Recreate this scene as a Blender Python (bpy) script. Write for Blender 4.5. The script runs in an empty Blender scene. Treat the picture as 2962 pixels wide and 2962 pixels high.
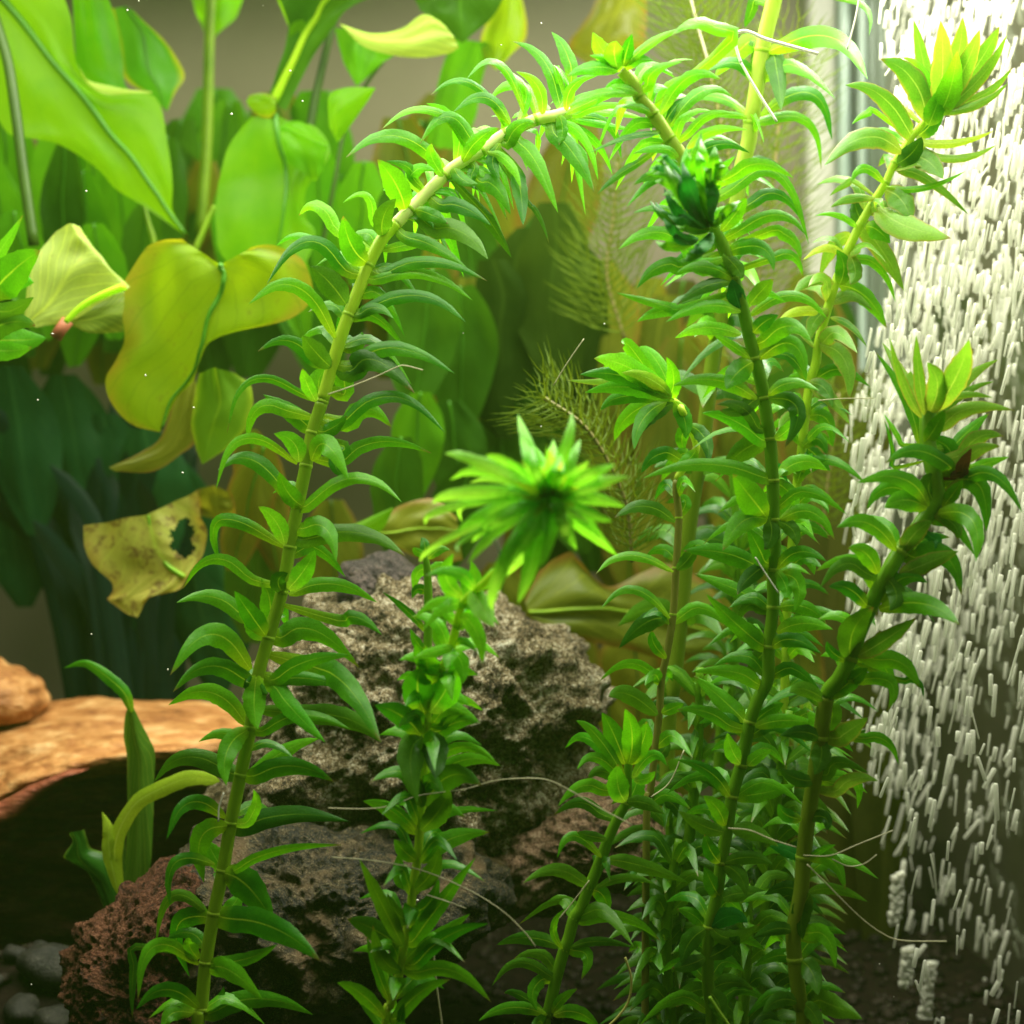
import bpy, math, random
from mathutils import Vector, Matrix, noise
R = math.radians
random.seed(7)
sc = bpy.context.scene
sc.unit_settings.system = 'METRIC'
sc.unit_settings.scale_length = 0.01        # one unit is one centimetre

# ---------------- camera ----------------
cam = bpy.data.cameras.new('camera')
cam.lens = 54; cam.sensor_width = 36; cam.clip_start = 0.5; cam.clip_end = 500
cam.dof.use_dof = True; cam.dof.focus_distance = 31.6; cam.dof.aperture_fstop = 0.145
camo = bpy.data.objects.new('camera', cam)
sc.collection.objects.link(camo)
camo.location = (0, 0, 0); camo.rotation_euler = (R(90), 0, 0)
sc.camera = camo

# ---------------- world, lamps, exposure ----------------
w = bpy.data.worlds.new('World'); sc.world = w; w.use_nodes = True
bg = w.node_tree.nodes['Background']
bg.inputs[0].default_value = (0.8, 0.85, 0.7, 1); bg.inputs[1].default_value = 0.022

def lamp(name, loc, rot, sx, sy, power, col):
    l = bpy.data.lights.new(name, 'AREA'); l.shape = 'RECTANGLE'; l.size = sx; l.size_y = sy
    l.energy = power; l.color = col
    o = bpy.data.objects.new(name, l); sc.collection.objects.link(o)
    o.location = loc; o.rotation_euler = rot
    return o
lamp('tank_lamp', (-1, 32, 16.4), (R(-6), 0, 0), 34, 16, 17500, (0.98, 1.0, 0.76))
lamp('added_rear_backlight', (-4, 52, 21), (0, 0, 0), 30, 6, 4200, (0.95, 1.0, 0.7))  # added unseen backlight to make the sword leaves glow
lamp('added_bubble_fill', (11.5, 36, 24), (R(14), R(6), 0), 8, 12, 13000, (1.0, 0.98, 0.88))  # added fill light that whitens the bubble curtain
sc.view_settings.view_transform = 'Standard'; sc.view_settings.look = 'None'
sc.view_settings.exposure = 0.1; sc.view_settings.gamma = 1.0
sc.cycles.max_bounces = 10; sc.cycles.transmission_bounces = 6; sc.cycles.diffuse_bounces = 5
sc.cycles.use_denoising = True
sc.cycles.volume_bounces = 1

# ---------------- picture places to points ----------------
OX = {1: 0, 2: 980, 3: 1962}; OY = {1: 0, 2: 980, 3: 1962}
def F(tile, x, y):                           # tile 1..9 coordinates to 0..1 picture fractions
    c = (tile - 1) % 3 + 1; r = (tile - 1) // 3 + 1
    return ((OX[c] + x / 1.932) / 2962, (OY[r] + y / 1.932) / 2962)
def PT(f, d):
    W = d * 2 / 3
    return Vector(((f[0] - .5) * W, d, (.5 - f[1]) * W))
def P(tile, x, y, d): return PT(F(tile, x, y), d)
def wpx(w_, d): return w_ / 1.932 / 2962 * d * 2 / 3
FLOOR = -13.2

# ---------------- object helpers ----------------
def link(o, parent=None):
    sc.collection.objects.link(o)
    if parent: o.parent = parent
    return o
def thing(name, label, cat, loc, group=None):
    o = bpy.data.objects.new(name, None); o.empty_display_size = .5
    link(o); o.location = loc
    o['label'] = label; o['category'] = cat
    if group: o['group'] = group
    return o
def tag(o, label=None, cat=None, group=None, kind=None):
    for k, v in (('label', label), ('category', cat), ('group', group), ('kind', kind)):
        if v: o[k] = v
    return o
def mesh(name, verts, faces, mat, parent=None, uvs=None, smooth=True, mats=None):
    off = world_loc(parent) if parent else Vector((0, 0, 0))
    me = bpy.data.meshes.new(name)
    me.from_pydata([tuple(Vector(v) - off) for v in verts], [], faces)
    if uvs:
        ul = me.uv_layers.new(name='UVMap')
        flat = []
        for f in faces:
            for i in f: flat.extend(uvs[i])
        ul.data.foreach_set('uv', flat)
    if smooth: me.polygons.foreach_set('use_smooth', [True] * len(me.polygons))
    me.materials.append(mat)
    me.update()
    return link(bpy.data.objects.new(name, me), parent)
def world_loc(o):
    v = Vector((0, 0, 0))
    while o: v += o.location; o = o.parent
    return v
def cat_rom(pts, n):
    """n samples per span through the points"""
    q = [pts[0] * 2 - pts[1]] + list(pts) + [pts[-1] * 2 - pts[-2]]
    out = []
    for i in range(1, len(q) - 2):
        a, b, c, e = q[i - 1], q[i], q[i + 1], q[i + 2]
        for k in range(n):
            t = k / n
            out.append(.5 * ((2 * b) + (c - a) * t + (2 * a - 5 * b + 4 * c - e) * t * t + (3 * b - a - 3 * c + e) * t ** 3))
    out.append(pts[-1].copy())
    return out
def tube_geo(path, rad, sides=8, seed=0):
    V, Fc, UV = [], [], []
    n = len(path)
    up = None
    for i, p in enumerate(path):
        t = (path[min(i + 1, n - 1)] - path[max(i - 1, 0)]).normalized()
        if up is None:
            up = t.orthogonal().normalized()
        up = (up - t * up.dot(t)).normalized()
        s = t.cross(up)
        r = rad(i / (n - 1)) if callable(rad) else rad
        for k in range(sides):
            a = 2 * math.pi * k / sides
            V.append(p + (up * math.cos(a) + s * math.sin(a)) * r); UV.append((k / sides, i / (n - 1)))
    for i in range(n - 1):
        for k in range(sides):
            k2 = (k + 1) % sides
            Fc.append((i * sides + k, i * sides + k2, (i + 1) * sides + k2, (i + 1) * sides + k))
    Fc.append(tuple(range(sides - 1, -1, -1))); Fc.append(tuple((n - 1) * sides + k for k in range(sides)))
    return V, Fc, UV
def tube(name, path, rad, mat, parent=None, sides=8):
    V, Fc, UV = tube_geo(path, rad, sides)
    return mesh(name, V, Fc, mat, parent, UV)

# ---------------- materials ----------------
def nt(name):
    m = bpy.data.materials.new(name); m.use_nodes = True
    t = m.node_tree; t.nodes.clear()
    return m, t.nodes, t.links
def N(ns, typ, **kw):
    n = ns.new(typ)
    for k, v in kw.items():
        if k in n.inputs: n.inputs[k].default_value = v
        else: setattr(n, k, v)
    return n
def ramp(ns, stops):
    r = ns.new('ShaderNodeValToRGB'); cr = r.color_ramp
    while len(cr.elements) < len(stops): cr.elements.new(.5)
    for e, (p, c) in zip(cr.elements, stops):
        e.position = p; e.color = (*c, 1) if len(c) == 3 else c
    return r
def mixc(ns, ls, fac, a, b, blend='MIX'):
    m = ns.new('ShaderNodeMix'); m.data_type = 'RGBA'; m.blend_type = blend
    for s, v in ((0, fac), (6, a), (7, b)):
        if isinstance(v, (int, float)): m.inputs[s].default_value = v
        elif isinstance(v, tuple): m.inputs[s].default_value = (*v, 1)
        else: ls.new(v, m.inputs[s])
    return m.outputs[2]
def math_(ns, ls, op, a, b=None, c=None, clamp=False):
    m = ns.new('ShaderNodeMath'); m.operation = op; m.use_clamp = clamp
    for i, v in enumerate((a, b, c)):
        if v is None: continue
        if isinstance(v, (int, float)): m.inputs[i].default_value = v
        else: ls.new(v, m.inputs[i])
    return m.outputs[0]

def leaf_mat(name, col, col2, vein, trans=.5, rough=.32, basec=None, edge=None, sidevein=0., spots=0., veinw=.04, spec=.34, vary=.3, tcol=1.35, browntip=False):
    m, ns, ls = nt(name)
    out = N(ns, 'ShaderNodeOutputMaterial')
    uv = N(ns, 'ShaderNodeUVMap'); sep = N(ns, 'ShaderNodeSeparateXYZ'); ls.new(uv.outputs[0], sep.inputs[0])
    geo = N(ns, 'ShaderNodeTexCoord'); oi = N(ns, 'ShaderNodeObjectInfo')
    u, t = sep.outputs[0], sep.outputs[1]
    n1 = N(ns, 'ShaderNodeTexNoise', Scale=1.6, Detail=4.); ls.new(geo.outputs['Object'], n1.inputs['Vector'])
    n2 = N(ns, 'ShaderNodeTexNoise', Scale=28., Detail=3.); ls.new(geo.outputs['Object'], n2.inputs['Vector'])
    f = math_(ns, ls, 'ADD', math_(ns, ls, 'MULTIPLY', n1.outputs[0], .9), math_(ns, ls, 'MULTIPLY', oi.outputs['Random'], .95))
    f = math_(ns, ls, 'SUBTRACT', f, .42, clamp=True)
    c = mixc(ns, ls, f, col, col2)
    # lighter leaf foot
    if basec:
        b = math_(ns, ls, 'SUBTRACT', 1., math_(ns, ls, 'MULTIPLY', t, 4.), clamp=True)
        c = mixc(ns, ls, math_(ns, ls, 'MULTIPLY', b, .7), c, basec)
    du = math_(ns, ls, 'ABSOLUTE', math_(ns, ls, 'SUBTRACT', u, .5))
    if edge:
        e = math_(ns, ls, 'MULTIPLY', math_(ns, ls, 'SUBTRACT', du, .38), 9., clamp=True)
        e = math_(ns, ls, 'MULTIPLY', e, n1.outputs[0])
        c = mixc(ns, ls, e, c, edge)
    if sidevein:
        # arching side veins that run from the midrib towards the tip
        k = math_(ns, ls, 'ADD', math_(ns, ls, 'MULTIPLY', math_(ns, ls, 'POWER', du, .6), -.9), t)
        k = math_(ns, ls, 'ADD', k, math_(ns, ls, 'MULTIPLY', n1.outputs[0], .09))
        s = math_(ns, ls, 'FRACT', math_(ns, ls, 'MULTIPLY', k, 7.))
        s = math_(ns, ls, 'ABSOLUTE', math_(ns, ls, 'SUBTRACT', s, .5))
        s = math_(ns, ls, 'SUBTRACT', 1., math_(ns, ls, 'MULTIPLY', s, 16.), clamp=True)
        c = mixc(ns, ls, math_(ns, ls, 'MULTIPLY', s, sidevein), c, vein)
    vn = math_(ns, ls, 'SUBTRACT', 1., math_(ns, ls, 'DIVIDE', du, veinw), clamp=True)
    vn = math_(ns, ls, 'MULTIPLY', vn, math_(ns, ls, 'POWER', math_(ns, ls, 'SUBTRACT', 1.02, t, clamp=True), 1.3))
    c = mixc(ns, ls, vn, c, vein)
    if spots:
        n3 = N(ns, 'ShaderNodeTexNoise', Scale=3.2, Detail=6., Roughness=.7); ls.new(geo.outputs['Object'], n3.inputs['Vector'])
        sp = math_(ns, ls, 'MULTIPLY', math_(ns, ls, 'SUBTRACT', n3.outputs[0], .62 - .12 * spots), 9., clamp=True)
        c = mixc(ns, ls, math_(ns, ls, 'MULTIPLY', sp, min(1, spots)), c, (.12, .06, .02))
    if browntip:
        bt = math_(ns, ls, 'MULTIPLY', math_(ns, ls, 'SUBTRACT', math_(ns, ls, 'ADD', t, math_(ns, ls, 'MULTIPLY', n2.outputs[0], .16)), .99), 9., clamp=True)
        sel = math_(ns, ls, 'GREATER_THAN', math_(ns, ls, 'FRACT', math_(ns, ls, 'MULTIPLY', oi.outputs['Random'], 17.)), .72)
        c = mixc(ns, ls, math_(ns, ls, 'MULTIPLY', bt, sel), c, (.2, .1, .03))
    val = math_(ns, ls, 'ADD', 1 - vary, math_(ns, ls, 'MULTIPLY', n2.outputs[0], vary * 2))
    hs = N(ns, 'ShaderNodeHueSaturation'); ls.new(c, hs.inputs['Color']); ls.new(val, hs.inputs['Value'])
    hs.inputs['Hue'].default_value = .5
    p = N(ns, 'ShaderNodeBsdfPrincipled', Roughness=rough); p.inputs['Specular IOR Level'].default_value = spec
    ls.new(hs.outputs[0], p.inputs['Base Color'])
    bm = N(ns, 'ShaderNodeBump', Strength=.25, Distance=.03); ls.new(n2.outputs[0], bm.inputs['Height']); ls.new(bm.outputs[0], p.inputs['Normal'])
    tr = N(ns, 'ShaderNodeBsdfTranslucent')
    tc = mixc(ns, ls, 1., hs.outputs[0], (tcol * 1.15, tcol, tcol * .5), 'MULTIPLY')
    ls.new(tc, tr.inputs[0])
    mx = N(ns, 'ShaderNodeMixShader'); mx.inputs[0].default_value = trans
    ls.new(p.outputs[0], mx.inputs[1]); ls.new(tr.outputs[0], mx.inputs[2]); ls.new(mx.outputs[0], out.inputs[0])
    return m

def simple_mat(name, stops, scale=4., rough=.6, bump=.3, bdist=.05, detail=8., trans=0., spec=.4, stretch=None, bscale=None):
    m, ns, ls = nt(name)
    out = N(ns, 'ShaderNodeOutputMaterial'); tc = N(ns, 'ShaderNodeTexCoord')
    vec = tc.outputs['Object']
    if stretch:
        mp = N(ns, 'ShaderNodeMapping'); mp.inputs['Scale'].default_value = stretch; ls.new(vec, mp.inputs[0]); vec = mp.outputs[0]
    n = N(ns, 'ShaderNodeTexNoise', Scale=scale, Detail=detail, Roughness=.65); ls.new(vec, n.inputs['Vector'])
    r = ramp(ns, stops); ls.new(n.outputs[0], r.inputs[0])
    p = N(ns, 'ShaderNodeBsdfPrincipled', Roughness=rough); p.inputs['Specular IOR Level'].default_value = spec
    ls.new(r.outputs[0], p.inputs['Base Color'])
    if bump:
        n2 = N(ns, 'ShaderNodeTexNoise', Scale=bscale or scale * 3, Detail=6.); ls.new(vec, n2.inputs['Vector'])
        b = N(ns, 'ShaderNodeBump', Strength=bump, Distance=bdist); ls.new(n2.outputs[0], b.inputs['Height']); ls.new(b.outputs[0], p.inputs['Normal'])
    if trans:
        tr = N(ns, 'ShaderNodeBsdfTranslucent'); ls.new(r.outputs[0], tr.inputs[0])
        mx = N(ns, 'ShaderNodeMixShader'); mx.inputs[0].default_value = trans
        ls.new(p.outputs[0], mx.inputs[1]); ls.new(tr.outputs[0], mx.inputs[2]); ls.new(mx.outputs[0], out.inputs[0])
    else: ls.new(p.outputs[0], out.inputs[0])
    return m
# ================= the setting =================
M_wall = simple_mat('back_wall_paint', [(.3, (.17, .14, .088)), (.7, (.22, .18, .12))], .12, .55, .05, .02)
M_floor = simple_mat('dark_substrate', [(.3, (.005, .0035, .0025)), (.6, (.014, .008, .006)), (.8, (.025, .014, .01))], 1.6, .8, .6, .1, spec=.05)
def quad(name, pts, mat):
    return mesh(name, pts, [(0, 1, 2, 3)], mat, smooth=False)
XR = 13.7
tag(quad('back_wall', [(-45, 62, FLOOR - 2), (11.6, 62, FLOOR - 2), (11.6, 62, 30), (-45, 62, 30)], M_wall), kind='structure')
# substrate with gentle relief and a mound at the left
def floorz(x, y):
    return FLOOR + .35 * noise.noise(Vector((x * .25, y * .25, 0))) + .12 * noise.noise(Vector((x * 1.5, y * 1.5, 3))) + 2.1 * math.exp(-((x + 12.2) / 3.2) ** 2 - ((y - 38.6) / 2.4) ** 2)
V, Fc = [], []
nx, ny = 90, 60
for j in range(ny):
    for i in range(nx):
        x = -45 + (XR + 45) * i / (nx - 1); y = 10 + 54 * j / (ny - 1)
        V.append((x, y, floorz(x, y)))
for j in range(ny - 1):
    for i in range(nx - 1):
        a = j * nx + i; Fc.append((a, a + 1, a + nx + 1, a + nx))
tag(mesh('substrate_ground', V, Fc, M_floor), kind='structure')

# right hand glass side, mirror like at this grazing view
m, ns, ls = nt('side_glass'); M_glass = m
out = N(ns, 'ShaderNodeOutputMaterial')
p = N(ns, 'ShaderNodeBsdfPrincipled', Roughness=.5); p.inputs['Base Color'].default_value = (.08, .07, .045, 1)
g = N(ns, 'ShaderNodeBsdfGlossy', Roughness=.06); g.inputs[0].default_value = (.8, .88, .78, 1)
mx = N(ns, 'ShaderNodeMixShader'); mx.inputs[0].default_value = .3
ls.new(p.outputs[0], mx.inputs[1]); ls.new(g.outputs[0], mx.inputs[2]); ls.new(mx.outputs[0], out.inputs[0])
def box(name, x0, x1, y0, y1, z0, z1, mat, parent=None, bev=.05):
    V = [(x, y, z) for z in (z0, z1) for y in (y0, y1) for x in (x0, x1)]
    Fc = [(0, 2, 3, 1), (4, 5, 7, 6), (0, 1, 5, 4), (2, 6, 7, 3), (0, 4, 6, 2), (1, 3, 7, 5)]
    o = mesh(name, V, Fc, mat, parent, smooth=False)
    if bev:
        b = o.modifiers.new('bevel', 'BEVEL'); b.width = bev; b.segments = 3
    return o
tag(box('side_glass_wall', XR, XR + .6, 8, 61.9, FLOOR - 2, 30, M_glass), kind='structure')
# pale corner post with greenish glass edge strips
M_post = simple_mat('pale_silicone', [(.3, (.5, .48, .42)), (.7, (.66, .64, .56))], .5, .35, .05)
M_gedge = simple_mat('green_glass_edge', [(.35, (.35, .47, .4)), (.65, (.6, .7, .62))], .9, .12, 0, stretch=(4, 4, .05), spec=.8)
M_seal = simple_mat('dark_seal', [(.3, (.03, .035, .03)), (.7, (.1, .11, .09))], .9, .3, 0, stretch=(3, 3, .1))
post = thing('corner_post', 'pale grey vertical corner post where back wall meets the right glass', 'corner post', (12, 60, FLOOR))
box('post_face', 11.6, 12.75, 60.2, 62.2, FLOOR - 1, 30, M_post, post, .3)
box('glass_edge', 12.8, 13.18, 59.9, 61.6, FLOOR - 1, 30, M_gedge, post, .08)
box('dark_seal', 13.22, 13.36, 59.6, 61.2, FLOOR - 1, 30, M_seal, post, .03)
box('glass_edge', 13.4, 13.66, 59.2, 61, FLOOR - 1, 30, M_gedge, post, .06)

# ================= stones =================
def rock_mat(name, stops, scale, spec=.3, pit=6., bump=1., tint=None):
    m, ns, ls = nt(name)
    out = N(ns, 'ShaderNodeOutputMaterial'); tc = N(ns, 'ShaderNodeTexCoord')
    n = N(ns, 'ShaderNodeTexNoise', Scale=scale, Detail=10., Roughness=.75); ls.new(tc.outputs['Object'], n.inputs['Vector'])
    big = N(ns, 'ShaderNodeTexNoise', Scale=scale * .12, Detail=3.); ls.new(tc.outputs['Object'], big.inputs['Vector'])
    v = N(ns, 'ShaderNodeTexVoronoi', Scale=pit); v.inputs['Randomness'].default_value = 1.
    ds = N(ns, 'ShaderNodeTexNoise', Scale=pit * .7, Detail=3.); ls.new(tc.outputs['Object'], ds.inputs['Vector'])
    va = ns.new('ShaderNodeVectorMath'); va.operation = 'MULTIPLY_ADD'; va.inputs[1].default_value = (.35, .35, .35)
    ls.new(ds.outputs[1], va.inputs[0]); ls.new(tc.outputs['Object'], va.inputs[2]); ls.new(va.outputs[0], v.inputs['Vector'])
    f = math_(ns, ls, 'ADD', math_(ns, ls, 'MULTIPLY', n.outputs[0], .7), math_(ns, ls, 'MULTIPLY', big.outputs[0], .3))
    fine = N(ns, 'ShaderNodeTexNoise', Scale=scale * 4, Detail=4., Roughness=.7); ls.new(tc.outputs['Object'], fine.inputs['Vector'])
    f = math_(ns, ls, 'ADD', f, math_(ns, ls, 'MULTIPLY', math_(ns, ls, 'SUBTRACT', fine.outputs[0], .5), .42))
    f = math_(ns, ls, 'SUBTRACT', f, math_(ns, ls, 'MULTIPLY', math_(ns, ls, 'SUBTRACT', .32, v.outputs[0], clamp=True), .4))
    r = ramp(ns, stops); ls.new(f, r.inputs[0])
    c = r.outputs[0]
    if tint:
        c = mixc(ns, ls, math_(ns, ls, 'MULTIPLY', math_(ns, ls, 'SUBTRACT', big.outputs[0], .5), 6., clamp=True), c, tint)
    p = N(ns, 'ShaderNodeBsdfPrincipled', Roughness=.62); p.inputs['Specular IOR Level'].default_value = spec
    ls.new(c, p.inputs['Base Color'])
    h = math_(ns, ls, 'ADD', math_(ns, ls, 'MULTIPLY', v.outputs[0], .9), math_(ns, ls, 'MULTIPLY', n.outputs[0], 1.3))
    h = math_(ns, ls, 'ADD', h, math_(ns, ls, 'MULTIPLY', fine.outputs[0], .7))
    b = N(ns, 'ShaderNodeBump', Strength=bump, Distance=.2); ls.new(h, b.inputs['Height']); ls.new(b.outputs[0], p.inputs['Normal'])
    ls.new(p.outputs[0], out.inputs[0])
    return m
def star_rock(name, outline, centre, d, dr, mat, label, cat, nth=260, nph=150, amp=.35, pit=.16, fs=1.6, ridge=0.):
    """closed stone whose side outline is the given ring; outline and centre: picture fractions"""
    c = PT(centre, d)
    ring = []
    for f in outline:
        q = PT(f, d) - c; ring.append((math.atan2(q.z, q.x), math.hypot(q.x, q.z)))
    ring.sort()
    def rad(a):
        a = (a + math.pi) % (2 * math.pi) - math.pi
        n = len(ring)
        for i in range(n):
            a0, r0 = ring[i]; a1, r1 = ring[(i + 1) % n]
            if i == n - 1: a1 += 2 * math.pi
            aa = a if a >= a0 else a + 2 * math.pi
            if a0 <= aa <= a1:
                t = (aa - a0) / (a1 - a0); t = t * t * (3 - 2 * t)
                return r0 * (1 - t) + r1 * t
        return ring[0][1]
    V, Fc = [], []
    root = c
    for j in range(nph + 1):
        ph = math.pi * j / nph
        s = max(math.sin(ph), 1e-4) ** .8; cy = -math.cos(ph)
        cy = math.copysign(abs(cy) ** .85, cy)
        for i in range(nth):
            th = 2 * math.pi * i / nth
            r = rad(th)
            q = Vector((math.cos(th) * r * s, cy * dr, math.sin(th) * r * s))
            p_ = c + q
            dirn = Vector((q.x / max(r, .1), q.y / dr, q.z / max(r, .1))).normalized()
            h = amp * (noise.fractal(p_ * fs * .45, 1., 2., 5) * .9) + ridge * (abs(noise.noise(p_ * fs * .9)) - .3)
            v = noise.voronoi(p_ * fs * 2.4)[0]
            h -= pit * .7 * max(0, 1 - v[0] * 2.2) ** 1.4
            h += min(amp, .4) * .17 * noise.noise(p_ * fs * 4)
            h += min(amp, .4) * .09 * noise.noise(p_ * fs * 8)
            V.append(p_ + dirn * h)
    for j in range(nph):
        for i in range(nth):
            i2 = (i + 1) % nth
            Fc.append((j * nth + i, j * nth + i2, (j + 1) * nth + i2, (j + 1) * nth + i))
    o = mesh(name, V, Fc, mat)
    return tag(o, label, cat)
def FF(tile, pts): return [F(tile, x, y) for x, y in pts]
def VV(pts): return [(x / 1932, y / 1932) for x, y in pts]
M_rock = rock_mat('porous_stone', [(.36, (.004, .003, .0015)), (.42, (.04, .026, .01)), (.48, (.18, .12, .05)), (.54, (.46, .33, .16)), (.6, (1., .94, .76))], 8.5, pit=8.5)
M_rock2 = rock_mat('grey_green_stone', [(.36, (.003, .0025, .0015)), (.45, (.026, .021, .009)), (.52, (.09, .062, .025)), (.6, (.19, .14, .06)), (.68, (.6, .52, .34))], 6.5, spec=.45, pit=6., tint=(.2, .12, .05))
M_lava = rock_mat('red_lava', [(.3, (.014, .005, .003)), (.42, (.075, .024, .012)), (.53, (.16, .055, .028)), (.68, (.3, .13, .07))], 4., spec=.2, pit=5.5)
M_rock3 = rock_mat('brown_flaky_stone', [(.3, (.02, .012, .008)), (.4, (.14, .08, .045)), (.5, (.4, .23, .14)), (.64, (.65, .46, .32))], 4.5, pit=4.5)
M_knob = rock_mat('mauve_stone', [(.35, (.03, .022, .022)), (.5, (.11, .08, .08)), (.62, (.24, .17, .14)), (.76, (.5, .35, .22))], 4.5, pit=6.)

star_rock('porous_boulder', VV([(640, 1120), (720, 1085), (800, 1105), (880, 1120), (950, 1135), (1010, 1170), (1070, 1195), (1125, 1240), (1145, 1290), (1135, 1340), (1095, 1390), (1100, 1470),
          (1080, 1560), (1000, 1640), (880, 1690), (700, 1640), (520, 1600), (425, 1560), (415, 1500), (450, 1440), (500, 1380), (500, 1320), (520, 1260), (560, 1215), (600, 1160)]),
          (790 / 1932, 1370 / 1932), 38.5, 3.4, M_rock, 'large pitted grey and tan boulder rising behind the stems in the centre', 'rock', 360, 210, .62, .3, 1.5, ridge=.5)
star_rock('mauve_stone', VV([(645, 1105), (655, 1065), (700, 1045), (760, 1055), (800, 1085), (805, 1130), (770, 1180), (700, 1180), (640, 1150)]),
          (725 / 1932, 1120 / 1932), 38.4, 1.3, M_knob, 'small mauve brown stone knob on top of the big pitted boulder', 'rock', 140, 80, .22, .12, 2.2)
star_rock('lower_boulder', VV([(300, 1700), (330, 1620), (400, 1570), (500, 1560), (640, 1570), (760, 1600), (880, 1590), (960, 1640), (950, 1720), (890, 1790), (790, 1800), (700, 1850), (600, 1890), (480, 1900), (360, 1950), (290, 1960), (270, 1850)]),
          (600 / 1932, 1730 / 1932), 35.2, 2.7, M_rock2, 'low grey green boulder with wet sheen lying under the big pitted boulder', 'rock', 300, 170, .5, .22, 1.6, ridge=.45)
star_rock('lava_rock', VV([(130, 1820), (150, 1760), (215, 1710), (260, 1660), (300, 1640), (340, 1620), (400, 1600), (440, 1650), (430, 1800), (420, 1960), (380, 2060), (200, 2060), (150, 1930), (160, 1880)]),
          (290 / 1932, 1830 / 1932), 34.6, 2.3, M_lava, 'reddish brown lava rock full of holes at the lower left', 'rock', 280, 160, .34, .34, 2.4, ridge=.15)
star_rock('brown_stone', VV([(840, 1640), (900, 1570), (1000, 1520), (1060, 1490), (1110, 1465), (1180, 1480), (1250, 1490), (1320, 1530), (1390, 1575), (1410, 1610), (1370, 1650), (1280, 1640), (1200, 1660), (1130, 1660), (1000, 1700), (900, 1740), (850, 1720)]),
          (1120 / 1932, 1590 / 1932), 37.6, 2.2, M_rock3, 'flat brown flaky stone jutting right from under the pitted boulder', 'rock', 220, 120, .34, .2, 1.9, ridge=.25)

# ---------------- driftwood ----------------
M_wood = simple_mat('driftwood_skin', [(.3, (.1, .032, .009)), (.42, (.34, .13, .036)), (.54, (.5, .23, .075)), (.7, (.72, .44, .2))], 1.7, .55, .7, .12, stretch=(.55, 1, 1.5), bscale=7)
M_wood2 = simple_mat('shade_painted_wood', [(.3, (.03, .01, .014)), (.43, (.1, .036, .04)), (.55, (.24, .085, .07)), (.68, (.5, .22, .17))], 1.1, .3, .8, .12, stretch=(.35, 1, 2), spec=.6)  # log underside: its shadow is put into a darker purple wood colour
def loft(name, cols, prof_n, mat, parent, close=True):
    """cols: list of rings of points"""
    V, Fc = [], []
    n = len(cols[0])
    for c_ in cols: V += c_
    for i in range(len(cols) - 1):
        for k in range(n):
            k2 = (k + 1) % n
            Fc.append((i * n + k, i * n + k2, (i + 1) * n + k2, (i + 1) * n + k))
    Fc.append(tuple(range(n))[::-1]); Fc.append(tuple((len(cols) - 1) * n + k for k in range(n)))
    return mesh(name, V, Fc, mat, parent)
def zv(y, d): return (.5 - y / 1932) * d * 2 / 3
def xv(x, d): return (x / 1932 - .5) * d * 2 / 3
log = thing('driftwood_log', 'orange brown driftwood log with underside coloured dark for shade lying at the left', 'driftwood', (-12, 42, FLOOR))
def logring(xp, ytop, ylip, ybot, under):
    dl = 39.6
    pts2 = []
    ztop = zv(ytop, 44); zlip = zv(ylip, dl); zb = zv(ybot, 43)
    key = [(47, ztop - .8), (45.2, ztop + .05), (43.4, ztop), (41.8, ztop - (ztop - zlip) * .35), (40.4, zlip + (ztop - zlip) * .3), (dl, zlip + .12), (dl + .05, zlip - .18), (40.7, zlip - .6)]
    return key, zb
cols_t, cols_b = [], []
xs = [-260, -120, 0, 60, 130, 200, 280, 360, 440, 500, 540]
lipy = [1640, 1560, 1500, 1470, 1440, 1432, 1424, 1412, 1402, 1405, 1410]
topy = [1370, 1352, 1348, 1345, 1338, 1334, 1334, 1338, 1344, 1352, 1366]
def li(tab, x):
    for i in range(len(xs) - 1):
        if xs[i] <= x <= xs[i + 1]:
            t = (x - xs[i]) / (xs[i + 1] - xs[i]); return tab[i] * (1 - t) + tab[i + 1] * t
    return tab[-1]
nc = 150
for i in range(nc):
    x = -260 + 800 * i / (nc - 1)
    key, zb = logring(x, li(topy, x), li(lipy, x), 1760, 0)
    k3 = [Vector((xv(x, yy), yy, zz)) for yy, zz in key]
    sm = cat_rom(k3, 7)
    # close underneath
    lo = [Vector((xv(x, 42.5), 43.5, k3[-1].z - .1)), Vector((xv(x, 46), 47, k3[-1].z - .2))]
    ring = sm + lo
    ring = [q + Vector((0, .28 * noise.fractal(Vector((q.x * .3, q.y * 1.2, q.z * 1.6)), 1, 2, 4), .16 * noise.fractal(Vector((q.x * .45, q.y * 1.5, q.z * 1.5 + 9)), 1, 2, 5))) for q in ring]
    cols_t.append(ring)
    zt = k3[-1].z + .35
    kb = []
    for t in range(22):
        a = t / 21
        yb = 41.2 + 1.6 * math.sin(a * 3.1) * (.6) + a * 1.2
        zz = zt + (FLOOR - .3 - zt) * a
        q = Vector((xv(x, yb), yb, zz))
        q.y += 1.1 * noise.fractal(Vector((q.x * .25, 5, q.z * .9)), 1, 2, 4) + .3 * noise.noise(Vector((q.x * .8, 1, q.z * 3.5)))
        kb.append(q)
    kb += [Vector((xv(x, 47), 48, FLOOR - .3)), Vector((xv(x, 47), 48, zt))]
    cols_b.append(kb)
loft('upper_face', cols_t, 0, M_wood, log)
loft('underside', cols_b, 0, M_wood2, log)
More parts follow.
